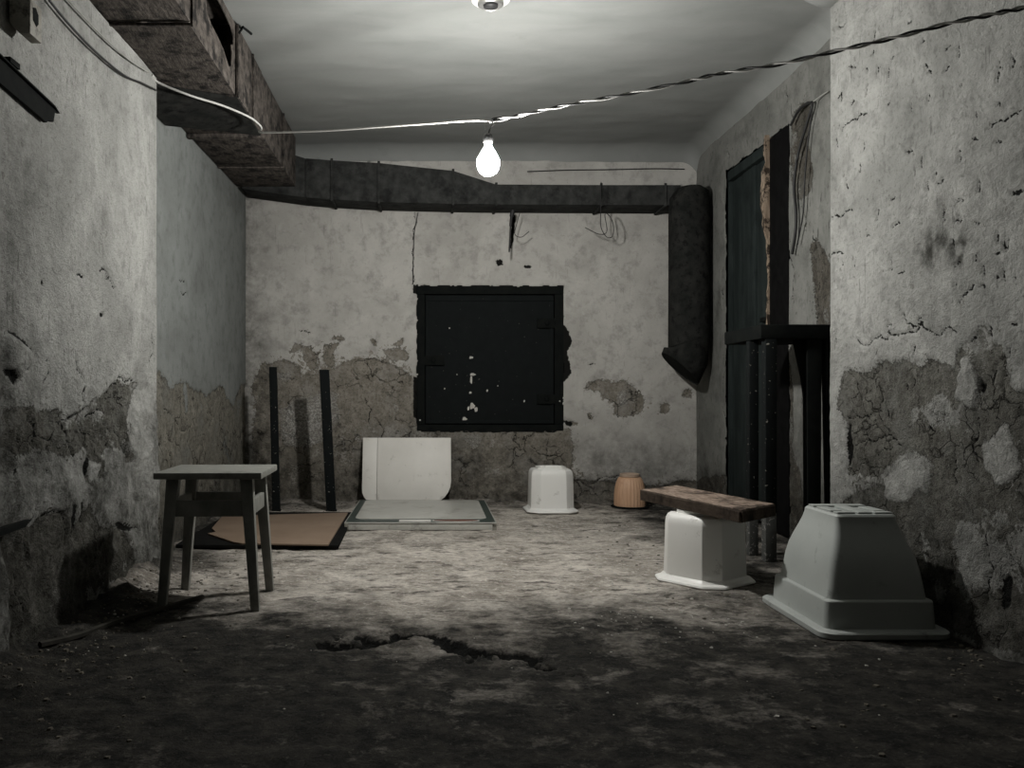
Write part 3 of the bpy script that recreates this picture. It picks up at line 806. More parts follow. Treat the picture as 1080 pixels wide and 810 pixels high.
for y_ in (1.0, 2.2, 3.05, 3.775, 4.10, 4.96):             # folded seams standing proud
    s = MB()
    s.box(X_LN + 0.012 - XD, 0.010, y_ - 3 - 0.006, y_ - 3 + 0.006, -0.010, -0.001)
    s.box(0.003, 0.012, y_ - 3 - 0.005, y_ - 3 + 0.005, -0.010, Z_CEIL - 0.02 - ZD)
    s.build('seam', 'duct', duct)
MB().box(X_LN + 0.012 - XD, 0.015, 4.335 - 3 - 0.018, 4.335 - 3 + 0.018, -0.026, -0.004).build('hanger_strap', 'duct', duct, 0.003)
sag = [(X_LN + 0.012, 3.60, 1.975), (X_LN + 0.012, 3.97, 1.975), (XD, 4.315, 2.033), (XD, 3.79, 2.044)]
MB().hexa([(x - XD, y - 3, z_ - ZD) for x, y, z_ in sag], [(x - XD, y - 3, 2.0455 - ZD) for x, y, z_ in sag]).build('sagging_sheet', 'pipe', duct)
MB().tube([(0.012, 0.775, 0.27), (0.03, 0.776, 0.30), (0.05, 0.86, 0.305)], 0.006).build('hanger_rod', 'black', duct)

# ------------------------------------------------------------------ duct across the back wall
YB0, YB1 = 5.45, 5.705
bduct = tag(empty('wall_duct', (0, YB1, 2.0)), 'dark sheet metal duct running across the top of the back wall above the hatch', 'duct')
st = [(-1.205, 2.04, 2.36), (-0.80, 1.985, 2.235), (-0.63, 1.972, 2.222), (-0.33, 1.955, 2.205), (0.145, 1.944, 2.155), (0.42, 1.940, 2.068), (1.09, 1.937, 2.064), (1.50, 1.935, 2.064), (1.60, 1.935, 2.064)]
for (xa, ba, ta), (xb, bb, tb) in zip(st[:-1], st[1:]):
    e = 0.0015
    q = lambda x, b_, t_: [(x, YB0 - YB1, b_ - 2), (x, 0, b_ - 2), (x, 0, t_ - 2), (x, YB0 - YB1, t_ - 2)]
    MB().hexa(q(xa + e, ba, ta), q(xb - e, bb, tb)).build('duct_section', 'duct_dark', bduct, 0.003)
for x_, b_, t_ in st[2:8]:
    MB().box(x_ - 0.008, x_ + 0.008, YB0 - YB1 - 0.011, YB0 - YB1 - 0.001, b_ - 2 - 0.010, t_ - 2 + 0.010).build('flange', 'duct_dark', bduct, 0.002)
    MB().box(x_ - 0.008, x_ + 0.008, YB0 - YB1, 0, b_ - 2 - 0.010, b_ - 2 - 0.001).build('flange', 'duct_dark', bduct, 0.002)

# ------------------------------------------------------------------ vertical stub pipe in the back right corner
PX, PY, PR = 1.642, 5.415, 0.128
pipe = tag(empty('vent_pipe', (PX, PY, 1.0)), 'fat sooty round vent pipe hanging in the back right corner with a bent end', 'pipe')
circ = lambda c, a, b, n=36: [tuple(Vector(c) + Vector(a) * math.cos(2 * math.pi * i / n) + Vector(b) * math.sin(2 * math.pi * i / n)) for i in range(n)]
yv = (0, PR, 0)
MB().rings([circ((0, 0, 1.03), (PR * 0.62, 0, 0.0), (0, PR * 0.9, 0)), circ((0, 0, 0.99), (PR * 0.95, 0, 0.02), (0, PR * 0.98, 0)), circ((0, 0, 0.90), (PR, 0, 0.05), yv), circ((0, 0, 0.5), (PR, 0, 0), yv), circ((0, 0, 0.07), (PR * 1.02, 0, 0.045), yv)]).build('pipe_body', 'pipe', pipe, 0, 50)
MB().rings([circ((0, 0, 0.068), (PR * 1.035, 0, 0.047), (0, PR * 1.015, 0)), circ((-0.022, 0.0, -0.03), (0.135, 0, -0.055), (0, PR * 1.01, 0)), circ((-0.056, 0.01, -0.112), (0.112, 0, -0.102), (0, PR, 0))], False).build('elbow', 'pipe', pipe, 0, 50)
MB().rings([circ((-0.054, 0.01, -0.106), (0.108, 0, -0.098), (0, PR * 0.97, 0)), circ((-0.052, 0.01, -0.099), (0.106, 0, -0.097), (0, PR * 0.96, 0))]).build('end_plate', 'black', pipe)

# ------------------------------------------------------------------ hatch in the back wall
hx, hz = (HX0 + HX1) / 2, (HZ0 + HZ1) / 2
YH = Y_BACK + 0.022
hat = tag(empty('wall_hatch', (hx, YH, HZ0)), 'square black steel hatch with frame set into the back wall', 'hatch')
w2, hh = (HX1 - HX0) / 2 + 0.004, HZ1 - HZ0 + 0.008
for n_, a in (('frame_bar', (-w2, w2, -0.02, 0.03, hh - 0.060, hh)), ('frame_bar', (-w2, w2, -0.02, 0.03, -0.008, 0.045)), ('frame_bar', (-w2, -w2 + 0.055, -0.02, 0.03, 0.046, hh - 0.061)), ('frame_bar', (w2 - 0.06, w2, -0.02, 0.03, 0.046, hh - 0.061))):
    MB().box(*a).build(n_, 'black', hat, 0.004)
leaf = MB().box(-w2 + 0.058, w2 - 0.063, 0.004, 0.03, 0.049, hh - 0.064).build('leaf', 'hatch', hat, 0.003)
for a in ((-w2 + 0.062, w2 - 0.066, -0.004, 0.003, hh - 0.105, hh - 0.068), (-w2 + 0.062, w2 - 0.066, -0.004, 0.003, 0.052, 0.075), (-w2 + 0.062, -w2 + 0.085, -0.004, 0.003, 0.076, hh - 0.106), (w2 - 0.09, w2 - 0.066, -0.004, 0.003, 0.076, hh - 0.106)):
    MB().box(*a).build('edge_strip', 'hatch', leaf, 0.002)
for cx_, cz_, s in ((0.385, 0.725, 1), (0.385, 0.215, 1), (-0.375, 0.475, 0)):
    hg = MB().box(cx_ - 0.068, cx_ + 0.068, -0.018, 0.003, cz_ - 0.030, cz_ + 0.035).build('hinge_plate', 'black', hat, 0.003)
    MB().lathe([(0.016, 0), (0.016, 0.008), (0.009, 0.014)], (0, 0, 0), 12).build('bolt', 'black', hg).matrix_local = Matrix.Translation((cx_ - 0.005, -0.018, cz_ + 0.003)) @ Matrix.Rotation(R(90), 4, 'X')
rng = random.Random(9)
spl = [(497, 377, 5, 3), (499, 395, 7, 3.5), (497, 401, 2.5, 10), (496, 414, 3, 3), (498, 428, 6, 8), (494, 431, 3, 5), (502, 432, 4, 6), (490, 442, 6, 5), (493, 446, 5, 2), (514, 412, 2.5, 2.5), (474, 346, 2, 2), (482, 395, 1.5, 1.5), (440, 395, 2.5, 2), (583, 394, 2, 2), (469, 410, 1.5, 2), (458, 445, 2, 2), (525, 407, 1.5, 1.5), (553, 423, 2, 3), (590, 423, 1.5, 1.5), (443, 443, 2, 2)]
for x, y, sx, sy in spl:
    p = at(x, y, YH - 0.004)
    n = 9
    k = YH / F / 2
    pts = []
    for i in range(n):
        rr = rng.uniform(0.65, 1.15)
        pts.append((p.x - hx + sx * k * rr * math.cos(2 * math.pi * i / n), 0, p.z - HZ0 + sy * k * rr * math.sin(2 * math.pi * i / n)))
    yy = 0.0035 if 448 < x < 585 else -0.0205
    MB().prism([(a, yy, c_) for a, b_, c_ in pts], (0, -0.002, 0)).build('paint_splash', 'splatter', leaf)

# ------------------------------------------------------------------ wooden stool
SX, SY = -0.742, 2.99
sz = rest(SX, SY, 0.16)
stool = tag(empty('stool', (SX, SY, 0), R(1.5)), 'small grey wooden stool with splayed legs standing near the left wall', 'stool')
ST = 0.464
MB().box(-0.178, 0.178, -0.172, 0.172, ST - 0.022, ST).build('seat', 'stool', stool, 0.004)
for sx in (-1, 1):
    for sy in (-1, 1):
        fx, fy = sx * 0.155, sy * 0.150
        fz = floor_z(SX + fx, SY + fy) - 0.003
        MB().bar((fx, fy, fz), (sx * 0.122, sy * 0.125, ST - 0.022), 0.028, 0.042, 0.026, 0.036).build('leg', 'stool', stool, 0.003)
for s in (-1, 1):
    MB().box(-0.118, 0.118, s * 0.132 - 0.010, s * 0.132 + 0.010, 0.315, 0.368).build('stretcher', 'stool', stool, 0.003)
    MB().box(s * 0.130 - 0.010, s * 0.130 + 0.010, -0.120, 0.120, 0.315, 0.368).build('stretcher', 'stool', stool, 0.003)

# ------------------------------------------------------------------ black stand in front of the doorway
TBX, TBY = 1.59, 3.92
tbl = tag(empty('tall_stand', (TBX, TBY, 0)), 'tall black metal stand with thin flecked legs in front of the doorway', 'stand')
zt = 1.028
MB().box(1.432 - TBX, 1.772 - TBX, 3.70 - TBY, 4.16 - TBY, zt - 0.062, zt).build('top', 'black', tbl, 0.006)
for lx, ly, w in ((1.478, 3.725, 0.050), (1.452, 3.85, 0.042)):
    lg = MB().bar((lx - TBX, ly - TBY, 0.211), (lx - TBX, ly - TBY, zt - 0.063), w, w, w, w).build('leg', 'leg_paint', tbl, 0.004)
    MB().bar((lx - TBX, ly - TBY, floor_z(lx, ly) - 0.004), (lx - TBX, ly - TBY, 0.21), w * 0.98, w * 0.98).build('grey_foot', 'leg_grey', lg, 0.004)  # lower leg in lighter flecked grey
MB().bar((1.672 - TBX, 3.74 - TBY, floor_z(1.67, 3.74) - 0.004), (1.672 - TBX, 3.74 - TBY, zt - 0.063), 0.055, 0.065, 0.05, 0.05).build('leg', 'black', tbl, 0.004)
MB().bar((1.742 - TBX, 3.74 - TBY, floor_z(1.74, 3.74) - 0.004), (1.742 - TBX, 3.74 - TBY, zt - 0.063), 0.010, 0.045, 0.03, 0.04).build('leg', 'black', tbl, 0.002)
MB().prism([(1.590 - TBX, 3.735 - TBY, zt - 0.063), (1.640 - TBX, 3.735 - TBY, zt - 0.063), (1.644 - TBX, 3.735 - TBY, 0.66), (1.625 - TBX, 3.735 - TBY, 0.80)], (0, 0.02, 0)).build('brace', 'black', tbl, 0.002)

# ------------------------------------------------------------------ upturned tubs
def rrect(hx_, hy_, c, z_, seg=1):                         # rectangle with cut or rounded corners
    pts = []
    for (sx, sy, a0) in ((1, 1, 0), (-1, 1, 90), (-1, -1, 180), (1, -1, 270)):
        for k in range(seg + 1):
            if seg == 1:
                dx, dy = ((1, 0), (0, 1))[k] if a0 in (0, 180) else ((0, 1), (1, 0))[k]
                pts.append((sx * (hx_ - c + c * dx), sy * (hy_ - c + c * dy), z_))
            else:
                t = R(a0 + 90 * k / seg)
                pts.append((sx * (hx_ - c) + c * math.cos(t), sy * (hy_ - c) + c * math.sin(t), z_))
    return pts


def octagon(w, ch, z_, bev):                               # cut-corner square whose eight corners are softened
    base = [Vector(p) for p in rrect(w, w, ch, z_, 1)]
    out = []
    n = len(base)
    for i, p in enumerate(base):
        a, b = (base[i - 1] - p).normalized(), (base[(i + 1) % n] - p).normalized()
        p0, p1 = p + a * bev, p + b * bev
        for t in (0, 0.33, 0.67, 1):
            out.append(tuple((1 - t) ** 2 * p0 + 2 * t * (1 - t) * p + t * t * p1))
    return out


def white_tub(label, x, y, rz):
    z_ = rest(x, y, 0.13)
    t = tag(empty('plant_tub', (x, y, z_), rz), label, 'tub', 'upturned white eight sided tubs')
    k = 0.132
    body = [octagon(0.142, 0.056, 0.016, 0.004), octagon(k, 0.052, 0.026, 0.004), octagon(k * 0.985, 0.052, 0.12, 0.004), octagon(k * 0.965, 0.051, 0.222, 0.004), octagon(k * 0.945, 0.050, 0.240, 0.004), octagon(k * 0.895, 0.046, 0.253, 0.004), octagon(k * 0.82, 0.042, 0.260, 0.004), octagon(k * 0.76, 0.038, 0.261, 0.004)]
    MB().rings(body).build('body', 'white_tub', t, 0, 30)
    MB().rings([octagon(0.157, 0.060, 0.0, 0.006), octagon(0.160, 0.061, 0.004, 0.006), octagon(0.157, 0.060, 0.010, 0.006), octagon(0.142, 0.052, 0.0155, 0.006)]).build('rim', 'white_tub', t, 0, 30)
    foot = MB()
    o1, o2 = octagon(0.088, 0.030, 0.261, 0.006), octagon(0.076, 0.026, 0.261, 0.006)
    up = lambda r, dz: [(p[0], p[1], p[2] + dz) for p in r]
    n = len(o1)
    rs = [o1, up(o1, 0.011), up(o2, 0.011), o2]
    foot.rings(rs, False)
    foot.build('foot_ring', 'white_tub', t, 0, 30)
    return t


white_tub('upturned white eight sided plastic tub standing alone by the back wall', 0.745, 5.30, R(1))
t3 = white_tub('upturned white eight sided plastic tub that carries the wooden plank', 1.066, 3.320, R(38))

# plank across the nearer tub
PT = t3.location.z + 0.273
pl = tag(empty('plank', (1.082, 3.375, PT)), 'thick weathered brown plank lying across an upturned white tub', 'plank')
FL, BL, BR, FR = (Vector(p) - Vector((1.082, 3.375)) for p in ((0.893, 3.61), (1.090, 3.775), (1.262, 3.135), (1.078, 2.965)))
rows, prof = 15, []
rng = random.Random(21)
for k in range(rows):
    t = k / (rows - 1)
    a, b = FL.lerp(FR, t), BL.lerp(BR, t)
    w_ = (b - a).normalized()
    a, b = a + w_ * rng.uniform(-0.003, 0.003), b + w_ * rng.uniform(-0.003, 0.003)
    q = lambda f, off, z_: ((a + (b - a) * f + w_ * off).x, (a + (b - a) * f + w_ * off).y, z_)
    prof.append([q(0, 0.004, 0), q(1, -0.004, 0), q(1, 0.003, 0.024), q(1, -0.003, 0.046), q(0.62, 0, 0.0455), q(0.61, 0, 0.041), q(0.60, 0, 0.0455), q(0.27, 0, 0.046), q(0.26, 0, 0.043), q(0.25, 0, 0.046), q(0, 0.005, 0.046), q(0, -0.003, 0.024)])
MB().rings(prof).build('board', 'plank', pl, 0, 30)
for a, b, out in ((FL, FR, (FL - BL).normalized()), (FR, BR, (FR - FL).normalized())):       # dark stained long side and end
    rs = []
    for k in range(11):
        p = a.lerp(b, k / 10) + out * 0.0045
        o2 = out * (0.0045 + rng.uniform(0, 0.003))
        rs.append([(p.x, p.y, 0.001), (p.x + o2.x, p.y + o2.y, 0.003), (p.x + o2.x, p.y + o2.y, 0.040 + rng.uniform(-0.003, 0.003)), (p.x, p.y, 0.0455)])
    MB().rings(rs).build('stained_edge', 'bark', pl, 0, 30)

# large grey tub by the right wall
BX, BY = 1.350, 2.755
bt = tag(empty('bath_tub', (BX, BY, rest(BX, BY, 0.2) - 0.006)), 'large grey green plastic tub upside down on the floor by the right wall', 'tub')
rr = lambda hx_, hy_, c, z_: rrect(hx_, hy_, c, z_, 6)
prof = [(0.168, 0.208, 0.014), (0.166, 0.206, 0.06), (0.163, 0.203, 0.101), (0.161, 0.201, 0.104), (0.150, 0.190, 0.1065), (0.143, 0.185, 0.15), (0.138, 0.178, 0.19), (0.131, 0.168, 0.225), (0.121, 0.154, 0.258), (0.110, 0.139, 0.290), (0.101, 0.127, 0.315), (0.0965, 0.121, 0.335), (0.0955, 0.120, 0.345), (0.091, 0.115, 0.351), (0.085, 0.109, 0.352)]
MB().rings([rr(a, b, 0.024 if z_ < 0.3 else 0.020, z_) for a, b, z_ in prof]).build('body', 'grey_tub', bt, 0, 28)
MB().rings([rr(0.192, 0.248, 0.05, 0.0), rr(0.196, 0.252, 0.05, 0.004), rr(0.196, 0.252, 0.05, 0.018), rr(0.192, 0.248, 0.05, 0.022), rr(0.162, 0.207, 0.045, 0.0225)]).build('rim', 'grey_tub', bt, 0, 40)
for a in ((-0.086, -0.030, -0.105, -0.075), (0.030, 0.086, -0.105, -0.075), (-0.086, 0.086, 0.060, 0.100), (-0.022, 0.022, -0.105, 0.052), (-0.086, -0.050, -0.06, 0.04), (0.050, 0.086, -0.06, 0.04)):
    MB().box(*a, 0.3525, 0.358).build('foot_pad', 'grey_tub', bt, 0.002)

# ribbed orange pot
ox_, oy_ = 1.285, 5.50
pot = tag(empty('flower_pot', (ox_, oy_, rest(ox_, oy_, 0.09))), 'small upturned ribbed orange plastic pot by the back wall', 'pot')
n = 112
rs = []
for r_, z_ in ((0.098, 0.004), (0.099, 0.03), (0.098, 0.08), (0.094, 0.12), (0.086, 0.155), (0.076, 0.180), (0.066, 0.192)):
    rs.append([(r_ * (1 + 0.022 * math.cos(28 * 2 * math.pi * i / n)) * math.cos(2 * math.pi * i / n), r_ * (1 + 0.022 * math.cos(28 * 2 * math.pi * i / n)) * math.sin(2 * math.pi * i / n), z_) for i in range(n)])
MB().rings(rs).build('body', 'orange_pot', pot, 0, 60)
MB().lathe([(0.060, 0.192), (0.064, 0.196), (0.064, 0.212), (0.058, 0.215), (0.052, 0.214), (0.050, 0.200)], seg=40).build('foot_ring', 'pot_rim', pot)
MB().lathe([(0.118, 0.0), (0.122, 0.003), (0.118, 0.008), (0.100, 0.0085)], seg=40).build('rim', 'black', pot)

# ------------------------------------------------------------------ flat panel with a dark border lying on the floor
AX, AY = -0.053, 5.02
tray = tag(empty('floor_panel', (AX, AY, rest(AX, AY, 0.3) * 0.3)), 'low pale panel with dark green border lying flat on the floor below the hatch', 'panel')
W, D, H = 0.405, 0.485, 0.046
MB().box(-W + 0.02, W - 0.02, -D + 0.004, -D + 0.03, 0.002, H - 0.010).build('front_edge', 'tray_metal', tray, 0.002)
MB().box(-W + 0.004, -W + 0.03, -D + 0.031, D, 0.0, H - 0.010).build('side_edge', 'tray_metal', tray, 0.002)
MB().box(W - 0.03, W - 0.004, -D + 0.031, D, 0.0, H - 0.010).build('side_edge', 'tray_metal', tray, 0.002)
MB().box(-W + 0.031, W - 0.031, D - 0.03, D, 0.0, H - 0.010).build('back_edge', 'tray_metal', tray, 0.002)
for s in (-1, 1):
    MB().box(min(s * W, s * (W - 0.022)), max(s * W, s * (W - 0.022)), -D - 0.001, -D + 0.030, 0.0, H - 0.009).build('corner_bracket', 'box_grey', tray, 0.002)
MB().box(-W, W, -D, D + 0.002, H - 0.009, H - 0.004).build('rim_plate', 'tray_metal', tray, 0.001)
MB().prism([(p[0], p[1] + 0.004, H - 0.004) for p in rrect(W - 0.006, D - 0.010, 0.02, 0, 5)], (0, 0, 0.002)).build('border', 'tray_border', tray)
MB().prism([(p[0], p[1] + 0.045, H - 0.002) for p in rrect(W - 0.045, D - 0.07, 0.05, 0, 6)], (0, 0, 0.002)).build('top_sheet', 'tray_top', tray)
MB().box(-0.115, 0.055, -D + 0.016, -D + 0.080, H - 0.002, H).build('label_strip', 'white_panel', tray)
ov = lambda a, b, z_: [(0.19 + a * math.cos(2 * math.pi * i / 32), -D + 0.050 + b * math.sin(2 * math.pi * i / 32), z_) for i in range(32)]
oval = MB().prism(ov(0.128, 0.037, H - 0.002), (0, 0, 0.0025)).build('oval_border', 'white_panel', tray)
MB().prism(ov(0.118, 0.031, H + 0.0006), (0, 0, 0.001)).build('oval_badge', 'rust_red', oval)

# white board leaning on the back wall behind it
LBX = on_x(1, 1, 1).x * 0 + (429 - CX) / F * 5.63
lb = tag(empty('leaning_board', (LBX, 5.565, 0.012)), 'white board with rounded lower corners leaning against the back wall', 'board')
lb.rotation_euler = (R(-14), 0, 0)
wb, hb = 0.292, 0.440


def board_outline(x0, x1, h_, r0, r1):
    pts = [(x0, 0, h_), (x1, 0, h_)]
    if r1:
        pts += [(x1 - r1 + r1 * math.cos(R(-a)), 0, r1 + r1 * math.sin(R(-a))) for a in range(0, 91, 15)]
    else:
        pts += [(x1, 0, 0)]
    if r0:
        pts += [(x0 + r0 - r0 * math.cos(R(a)), 0, r0 - r0 * math.sin(R(a))) for a in range(90, -1, -15)]
    else:
        pts += [(x0, 0, 0)]
    return pts


MB().prism(board_outline(-wb + 0.098, wb, hb, 0, 0.15), (0, 0.016, 0)).build('board', 'white_panel', lb, 0.002)
MB().prism(board_outline(-wb, -wb + 0.0955, hb, 0.094, 0), (0, 0.016, 0)).build('edge_strip', 'white_panel', lb, 0.002)

# ------------------------------------------------------------------ boards on the floor at the left
zb = 0.004
lowb = MB()
lowb.prism([(-1.195, 4.0, 0), (-0.43, 3.985, 0), (-0.455, 5.12, 0), (-1.20, 5.12, 0)], (0, 0, 0.016))
lo = lowb.build('black_board', 'black_board', None, 0.002)
lo.location = (0, 0, zb)
tag(lo, 'thin black board lying on the floor under the brown hardboard sheet', 'board')
hb_ = MB()
hb_.prism([(-1.195, 4.90, 0), (-0.487, 5.04, 0), (-0.474, 3.96, 0), (-0.885, 4.0, 0), (-0.93, 4.03, 0), (-1.117, 4.28, 0), (-1.09, 4.33, 0), (-1.14, 4.45, 0)][::-1], (0, 0, 0.008))
ho = hb_.build('hardboard_sheet', 'hardboard', None, 0.0015)
ho.location = (0, 0, zb + 0.0165)
tag(ho, 'brown hardboard sheet with a broken corner lying on a black board', 'board')

for (x0, y0, y1_, x1, w, lab) in ((291.5, 536, 387, 288, 0.047, 'straight black metal post standing upright near the back left corner'), (349.5, 536, 390, 342, 0.060, 'slightly tilted black post with white paint specks beside the leaning white board')):
    d = 5.31
    a, b = at(x0, 540, d), at(x1, y1_, d - 0.01)
    a.z = floor_z(a.x, a.y) - 0.004
    p = empty('black_post', (a.x, a.y, a.z))
    MB().bar((0, 0, 0.0), b - a, w, w * 0.98, 0.03, 0.03).build('post', 'leg_paint', p, 0.003)
    MB().box(-w * 0.5 - 0.004, w * 0.5 + 0.004, -0.02, 0.02, 0.0, 0.014).build('foot_plate', 'black', p, 0.003)
    tag(p, lab, 'post')

# ------------------------------------------------------------------ hanging bulb, ceiling rose
lamp = tag(empty('hanging_bulb', BULB), 'bare lit light bulb hanging from the twisted wire in mid room', 'light bulb')
MB().lathe([(0.008, 0.052), (0.013, 0.046), (0.017, 0.036), (0.026, 0.022), (0.035, 0.008), (0.045, -0.012), (0.047, -0.030), (0.043, -0.051), (0.033, -0.067), (0.018, -0.077), (0.004, -0.080)], seg=28).build('globe', 'bulb', lamp, 0, 80)
MB().lathe([(0.013, 0.0525), (0.0135, 0.066)], seg=20).build('screw_cap', 'chrome', lamp)
MB().lathe([(0.019, 0.056), (0.0205, 0.060), (0.020, 0.076), (0.016, 0.088), (0.007, 0.094)], seg=20).build('socket', 'socket', lamp, 0, 50)
J = Vector((0.262, 3.5, 1.842)) - BULB
cord = spline([(0.002, 0, 0.092), (0.006, 0, 0.112), (0.014, 0, 0.124), J - Vector((0.004, 0, 0.012))], 6)
MB().tube(cord, 0.0028).build('cord', 'black_cable', lamp)
MB().tube(spline([(-0.002, 0, 0.092), (-0.012, 0, 0.112), (-0.008, 0, 0.128)], 6), 0.0016).build('cord', 'grey_cable', lamp)

rose = tag(empty('ceiling_rose', (0.252, 3.565, Z_CEIL - 0.004)), 'round white ceiling rose with metal ring above the hanging bulb', 'ceiling rose')
MB().lathe([(0.080, 0.0), (0.080, -0.006), (0.072, -0.012), (0.058, -0.013)], seg=40).build('base', 'white_rose', rose)
MB().lathe([(0.056, -0.0135), (0.055, -0.024), (0.046, -0.030), (0.040, -0.026)], seg=40).build('ring', 'chrome', rose)
MB().lathe([(0.034, -0.0135), (0.030, -0.034), (0.014, -0.042)], seg=30).build('cap', 'socket', rose)

# ------------------------------------------------------------------ cables
def cable(name, pts, r, mat, label, n=8, cat='cable', wob=0.0):
    p = spline(pts, n)
    c0 = p[0].copy()
    if wob:
        g = random.Random(len(pts))
        p = [p[0]] + [q + Vector((g.uniform(-wob, wob), g.uniform(-wob, wob), g.uniform(-wob, wob))) for q in p[1:-1]] + [p[-1]]
    o = MB().tube([q - c0 for q in p], r).build(name, mat, None, 0, 80)
    o.location = c0
    return tag(o, label, cat)


xw = X_LF + 0.022
dd = [at(160, 79, 3.50), at(167, 87, 3.56), at(200, 100.5, 3.62), at(235, 111.5, 3.78), at(262, 123, 3.93), at(273, 131, 4.03), at(276, 136, 4.06), at(274.5, 139.5, 4.06)]
dd += [at(300, 139.5, 4.0), at(350, 137.5, 3.88), at(400, 134.0, 3.76), at(450, 130.5, 3.65), at(490, 127.5, 3.55), BULB + J + Vector((-0.03, 0, 0.004)), BULB + J + Vector((-0.012, 0, -0.004))]
cable('white_cable', dd, 0.0048, 'white_cable', 'white cable stretched from the rusty duct across the room to the bulb', 8)
cable('grey_cable', [on_x(30, -45, xw), on_x(72, 0, xw), on_x(105, 35, xw), on_x(135, 62, xw), on_x(156, 76, xw)], 0.0036, 'grey_cable', 'thin grey cable on the front left wall above the black cable')
cable('black_cable', [on_x(25, -40, xw), on_x(52, 0, xw), on_x(75, 28, xw), on_x(100, 54, xw), on_x(130, 79, xw), on_x(150, 88, xw), on_x(164, 95, xw)], 0.0042, 'black_cable', 'thin black cable sagging along the top of the front left wall')

# twisted pair from the bulb to the right wall
tw = tag(empty('twisted_wire', BULB + J), 'twisted pair of wires stretched from the bulb to the right front wall', 'cable')
A = BULB + J
ctrl = [(520, 128, 3.5), (560, 119, 3.37), (600, 110.5, 3.25), (660, 99.5, 3.08), (720, 87, 2.93), (760, 77.5, 2.84), (820, 68, 2.70), (877, 55, 2.58), (940, 40.5, 2.46), (1000, 25, 2.36), (1045, 15.5, 2.29), (1085, 7, 2.245)]
mid = spline([at(*c_) for c_ in ctrl], 22)
for ph, mat in ((0, 'white_cable'), (math.pi, 'black_cable')):
    pts = []
    for i, p in enumerate(mid):
        t = i * 0.30 + 0.4 * math.sin(i * 0.11)
        pts.append(p - A + Vector((0.4 * math.cos(t + ph), 0.9 * math.cos(t + ph), math.sin(t + ph))) * 0.0040)
    MB().tube(pts, 0.0036).build('strand', mat, tw, 0, 80)
MB().tube(spline([(-0.012, -0.004, 0.004), (0.0, -0.004, 0.011), (0.018, -0.004, 0.013), (0.034, -0.004, 0.012)], 5), 0.0055).build('tape_joint', 'black_cable', tw)

xr = X_RN - 0.025
cable('door_cable', [on_x(834, 132, xr), on_x(840, 120, xr), on_x(847, 112, xr), on_x(855, 108, xr), on_x(856, 113, xr), on_x(850, 134, xr), on_x(842, 162, xr), on_x(837.5, 195, xr), on_x(839.5, 222, xr), on_x(839, 245, xr), on_x(835.5, 268, xr)], 0.007, 'black_cable', 'thick black cable looped on the right wall beside the doorway')
cable('thin_cable', [on_x(858, 107, xr - 0.01), on_x(855, 128, xr), on_x(851, 160, xr), on_x(848.5, 195, xr), on_x(847, 225, xr), on_x(841, 258, xr)], 0.0035, 'black_cable', 'thinner dark wire hanging beside the thick door cable')
cable('grey_wire', [on_x(858, 107, xr - 0.01), on_x(866, 101, xr), on_x(874, 96, xr)], 0.003, 'grey_cable', 'short grey wire tacked above the loop of door cables')
yb = Y_BACK - 0.016
cable('wall_wire', [at(556, 181, yb), at(600, 179.5, yb), at(640, 179, yb), at(690, 178, yb), at(722, 178.5, yb)], 0.004, 'black_cable', 'thin dark wire tacked along the back wall above the duct')
yd = 5.435
cable('wire_tangle', [at(634, 192, yd - .012), at(633.5, 225, yd), at(634, 240, yd), at(640, 250, yd), at(646, 249, yd), at(647, 238, yd), at(643, 228, yd), at(638, 226, yd), at(640, 244, yd), at(632, 247, yd), at(617, 240, yd)], 0.0026, 'black_cable', 'loose loop of thin wire dangling from the right end of the back duct', 6)
cable('wire_end', [at(548, 225, yd), at(545, 236, yd), at(543, 247, yd), at(550, 250, yd), at(558, 244, yd)], 0.0026, 'black_cable', 'short bent wire dangling from the back duct over the hatch', 6)
cable('hanging_rag', [at(541, 222, yd), at(539, 232, yd), at(538, 248, yd), at(537, 266, yd)], [0.016] * 6 + [0.010] * 6 + [0.006] * 12 + [0.004], 'black_cable', 'dark ragged strand hanging from the back duct above the hatch', 8, 'strand')
cable('crack_wire', [at(441, 224, yb), at(437, 245, yb), at(436, 270, yb), at(435.5, 300, yb)], 0.0028, 'black_cable', 'thin wire running straight down to the upper left corner of the hatch', 6)

# ------------------------------------------------------------------ small things on the front left wall
jb = tag(empty('junction_box', (X_LF + 0.012, 2.335, 1.745)), 'small grimy open junction box high on the front left wall', 'junction box')
MB().prism([(0.0, -0.032, -0.02), (0.0, -0.032, 0.052), (0.058, -0.032, 0.048), (0.058, -0.032, -0.048), (0.03, -0.032, -0.048)], (0, 0.068, 0)).build('box', 'box_grey', jb, 0.003)
MB().prism([(0.0585, -0.018, 0.028), (0.0585, -0.016, -0.006), (0.0585, 0.002, -0.016), (0.0585, 0.014, -0.004), (0.0585, 0.012, 0.020), (0.0585, -0.002, 0.034)], (0.0012, 0, 0)).build('opening', 'black', jb)
ai = tag(empty('angle_iron', (X_LF + 0.008, 2.3, 1.57)), 'dark angle iron rail fixed level on the front left wall', 'bracket')
MB().prism([(0.0, -0.75, 0.095), (0.0, 0.308, 0.011), (0.0, 0.27, 0.004), (0.0, 0.26, -0.030), (0.0, 0.225, -0.036), (0.0, 0.215, -0.046), (0.0, -0.75, 0.012)], (0.012, 0, 0)).build('web', 'black', ai, 0.001)
MB().prism([(0.0125, -0.75, 0.095), (0.022, -0.75, 0.095), (0.022, 0.25, 0.0155), (0.0125, 0.30, 0.0115)], (0, 0, -0.005)).build('flange', 'black', ai, 0.001)
MB().box(0.001, 0.02, -0.02, 0.035, 0.0405, 0.056).build('lug', 'black', ai, 0.002)
fb = tag(empty('iron_strip', (X_LF + 0.03, 2.2, 0.37)), 'dark iron strip jutting out low on the front left wall', 'strip')
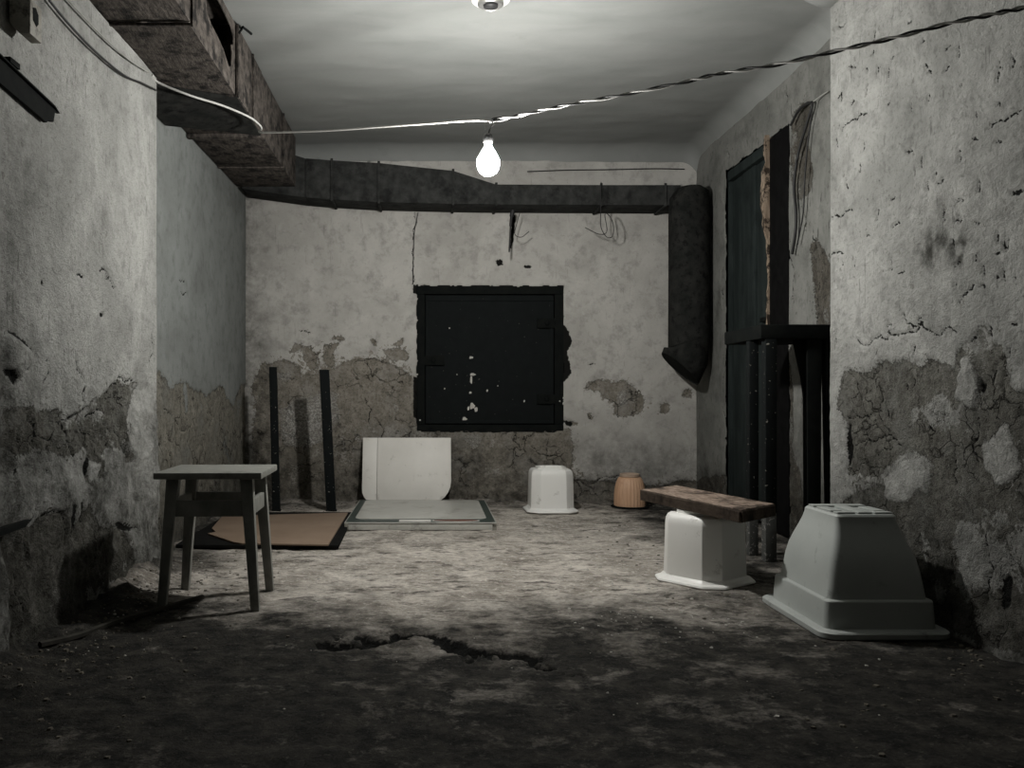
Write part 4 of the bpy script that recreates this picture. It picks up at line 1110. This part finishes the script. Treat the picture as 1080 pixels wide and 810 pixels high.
MB().prism([(0, -0.5, -0.02), (0, 0.13, -0.010), (0, 0.16, 0.008), (0, -0.5, 0.008)], (0.016, 0, 0)).build('blade', 'black', fb, 0.002)

# lath on the floor
a, b = on_z(214, 633), on_z(42, 691)
a.z, b.z = floor_z(a.x, a.y) + 0.008, floor_z(b.x, b.y) + 0.008
mids = [a.lerp(b, t) for t in (0, 0.2, 0.4, 0.6, 0.8, 1)]
for q in mids:
    q.z = floor_z(q.x, q.y) + 0.010
o = MB().tube([q - a for q in spline(mids, 3)], 0.009, 5).build('floor_lath', 'dark_lath', None, 0, 30)
o.location = a
tag(o, 'thin wooden lath lying on the dirt floor beside the stool', 'lath')

# ------------------------------------------------------------------ rubble, too small to count
def rubble(name, mat, label, count, place, s0, s1, seed):
    g = random.Random(seed)
    mb = MB()
    for _ in range(count):
        x, y = place(g)
        s = s0 + (s1 - s0) * g.random() ** 2.5
        z_ = floor_z(x, y)
        rz = g.uniform(0, 6.28)
        vs = []
        for k, zz in enumerate((-0.3, 0.45)):
            for i in range(5):
                r_ = s * (0.55 + 0.45 * g.random()) * (1 if k == 0 else 0.7)
                vs.append((x + r_ * math.cos(rz + i * 1.257), y + r_ * math.sin(rz + i * 1.257), z_ + zz * s * g.uniform(0.6, 1)))
        mb.add(vs, [(0, 1, 2, 3, 4), (9, 8, 7, 6, 5)] + [(i, (i + 1) % 5, 5 + (i + 1) % 5, 5 + i) for i in range(5)])
    o_ = mb.build(name, mat, None, 0, 10)
    o_.parent = FLOOR
    return tag(o_, label, None, None, 'stuff')


def anywhere(g):
    t = g.random()
    if t < 0.35:
        return X_LF + 0.05 + abs(g.gauss(0, 0.16)), g.uniform(2.0, 3.9)
    if t < 0.6:
        return g.uniform(-1.15, 1.7), Y_BACK - 0.04 - abs(g.gauss(0, 0.14))
    if t < 0.72:
        return X_RF - 0.03 - abs(g.gauss(0, 0.12)), g.uniform(1.6, 2.5)
    return g.choice((-1, 1)) * g.uniform(0.7, 1.1) + 0.1, g.uniform(1.6, 5.5)


def chips(g):
    t = g.random()
    if t < 0.35:
        return 0.75 + g.gauss(0, 0.16), 3.35 + g.gauss(0, 0.3)
    if t < 0.5:
        return 0.72 + g.gauss(0, 0.2), 2.75 + g.gauss(0, 0.12)
    if t < 0.65:
        return X_LF + 0.08 + abs(g.gauss(0, 0.15)), g.uniform(2.3, 3.7)
    return g.uniform(-1.1, 1.45), g.uniform(1.9, 5.5)


rubble('dirt_rubble', 'rubble_dark', 'small dark clods of dirt scattered along the feet of the walls', 1300, anywhere, 0.003, 0.012, 1)
rubble('plaster_rubble', 'rubble_pale', 'pale crumbs of fallen plaster scattered over the floor', 420, chips, 0.0025, 0.010, 2)
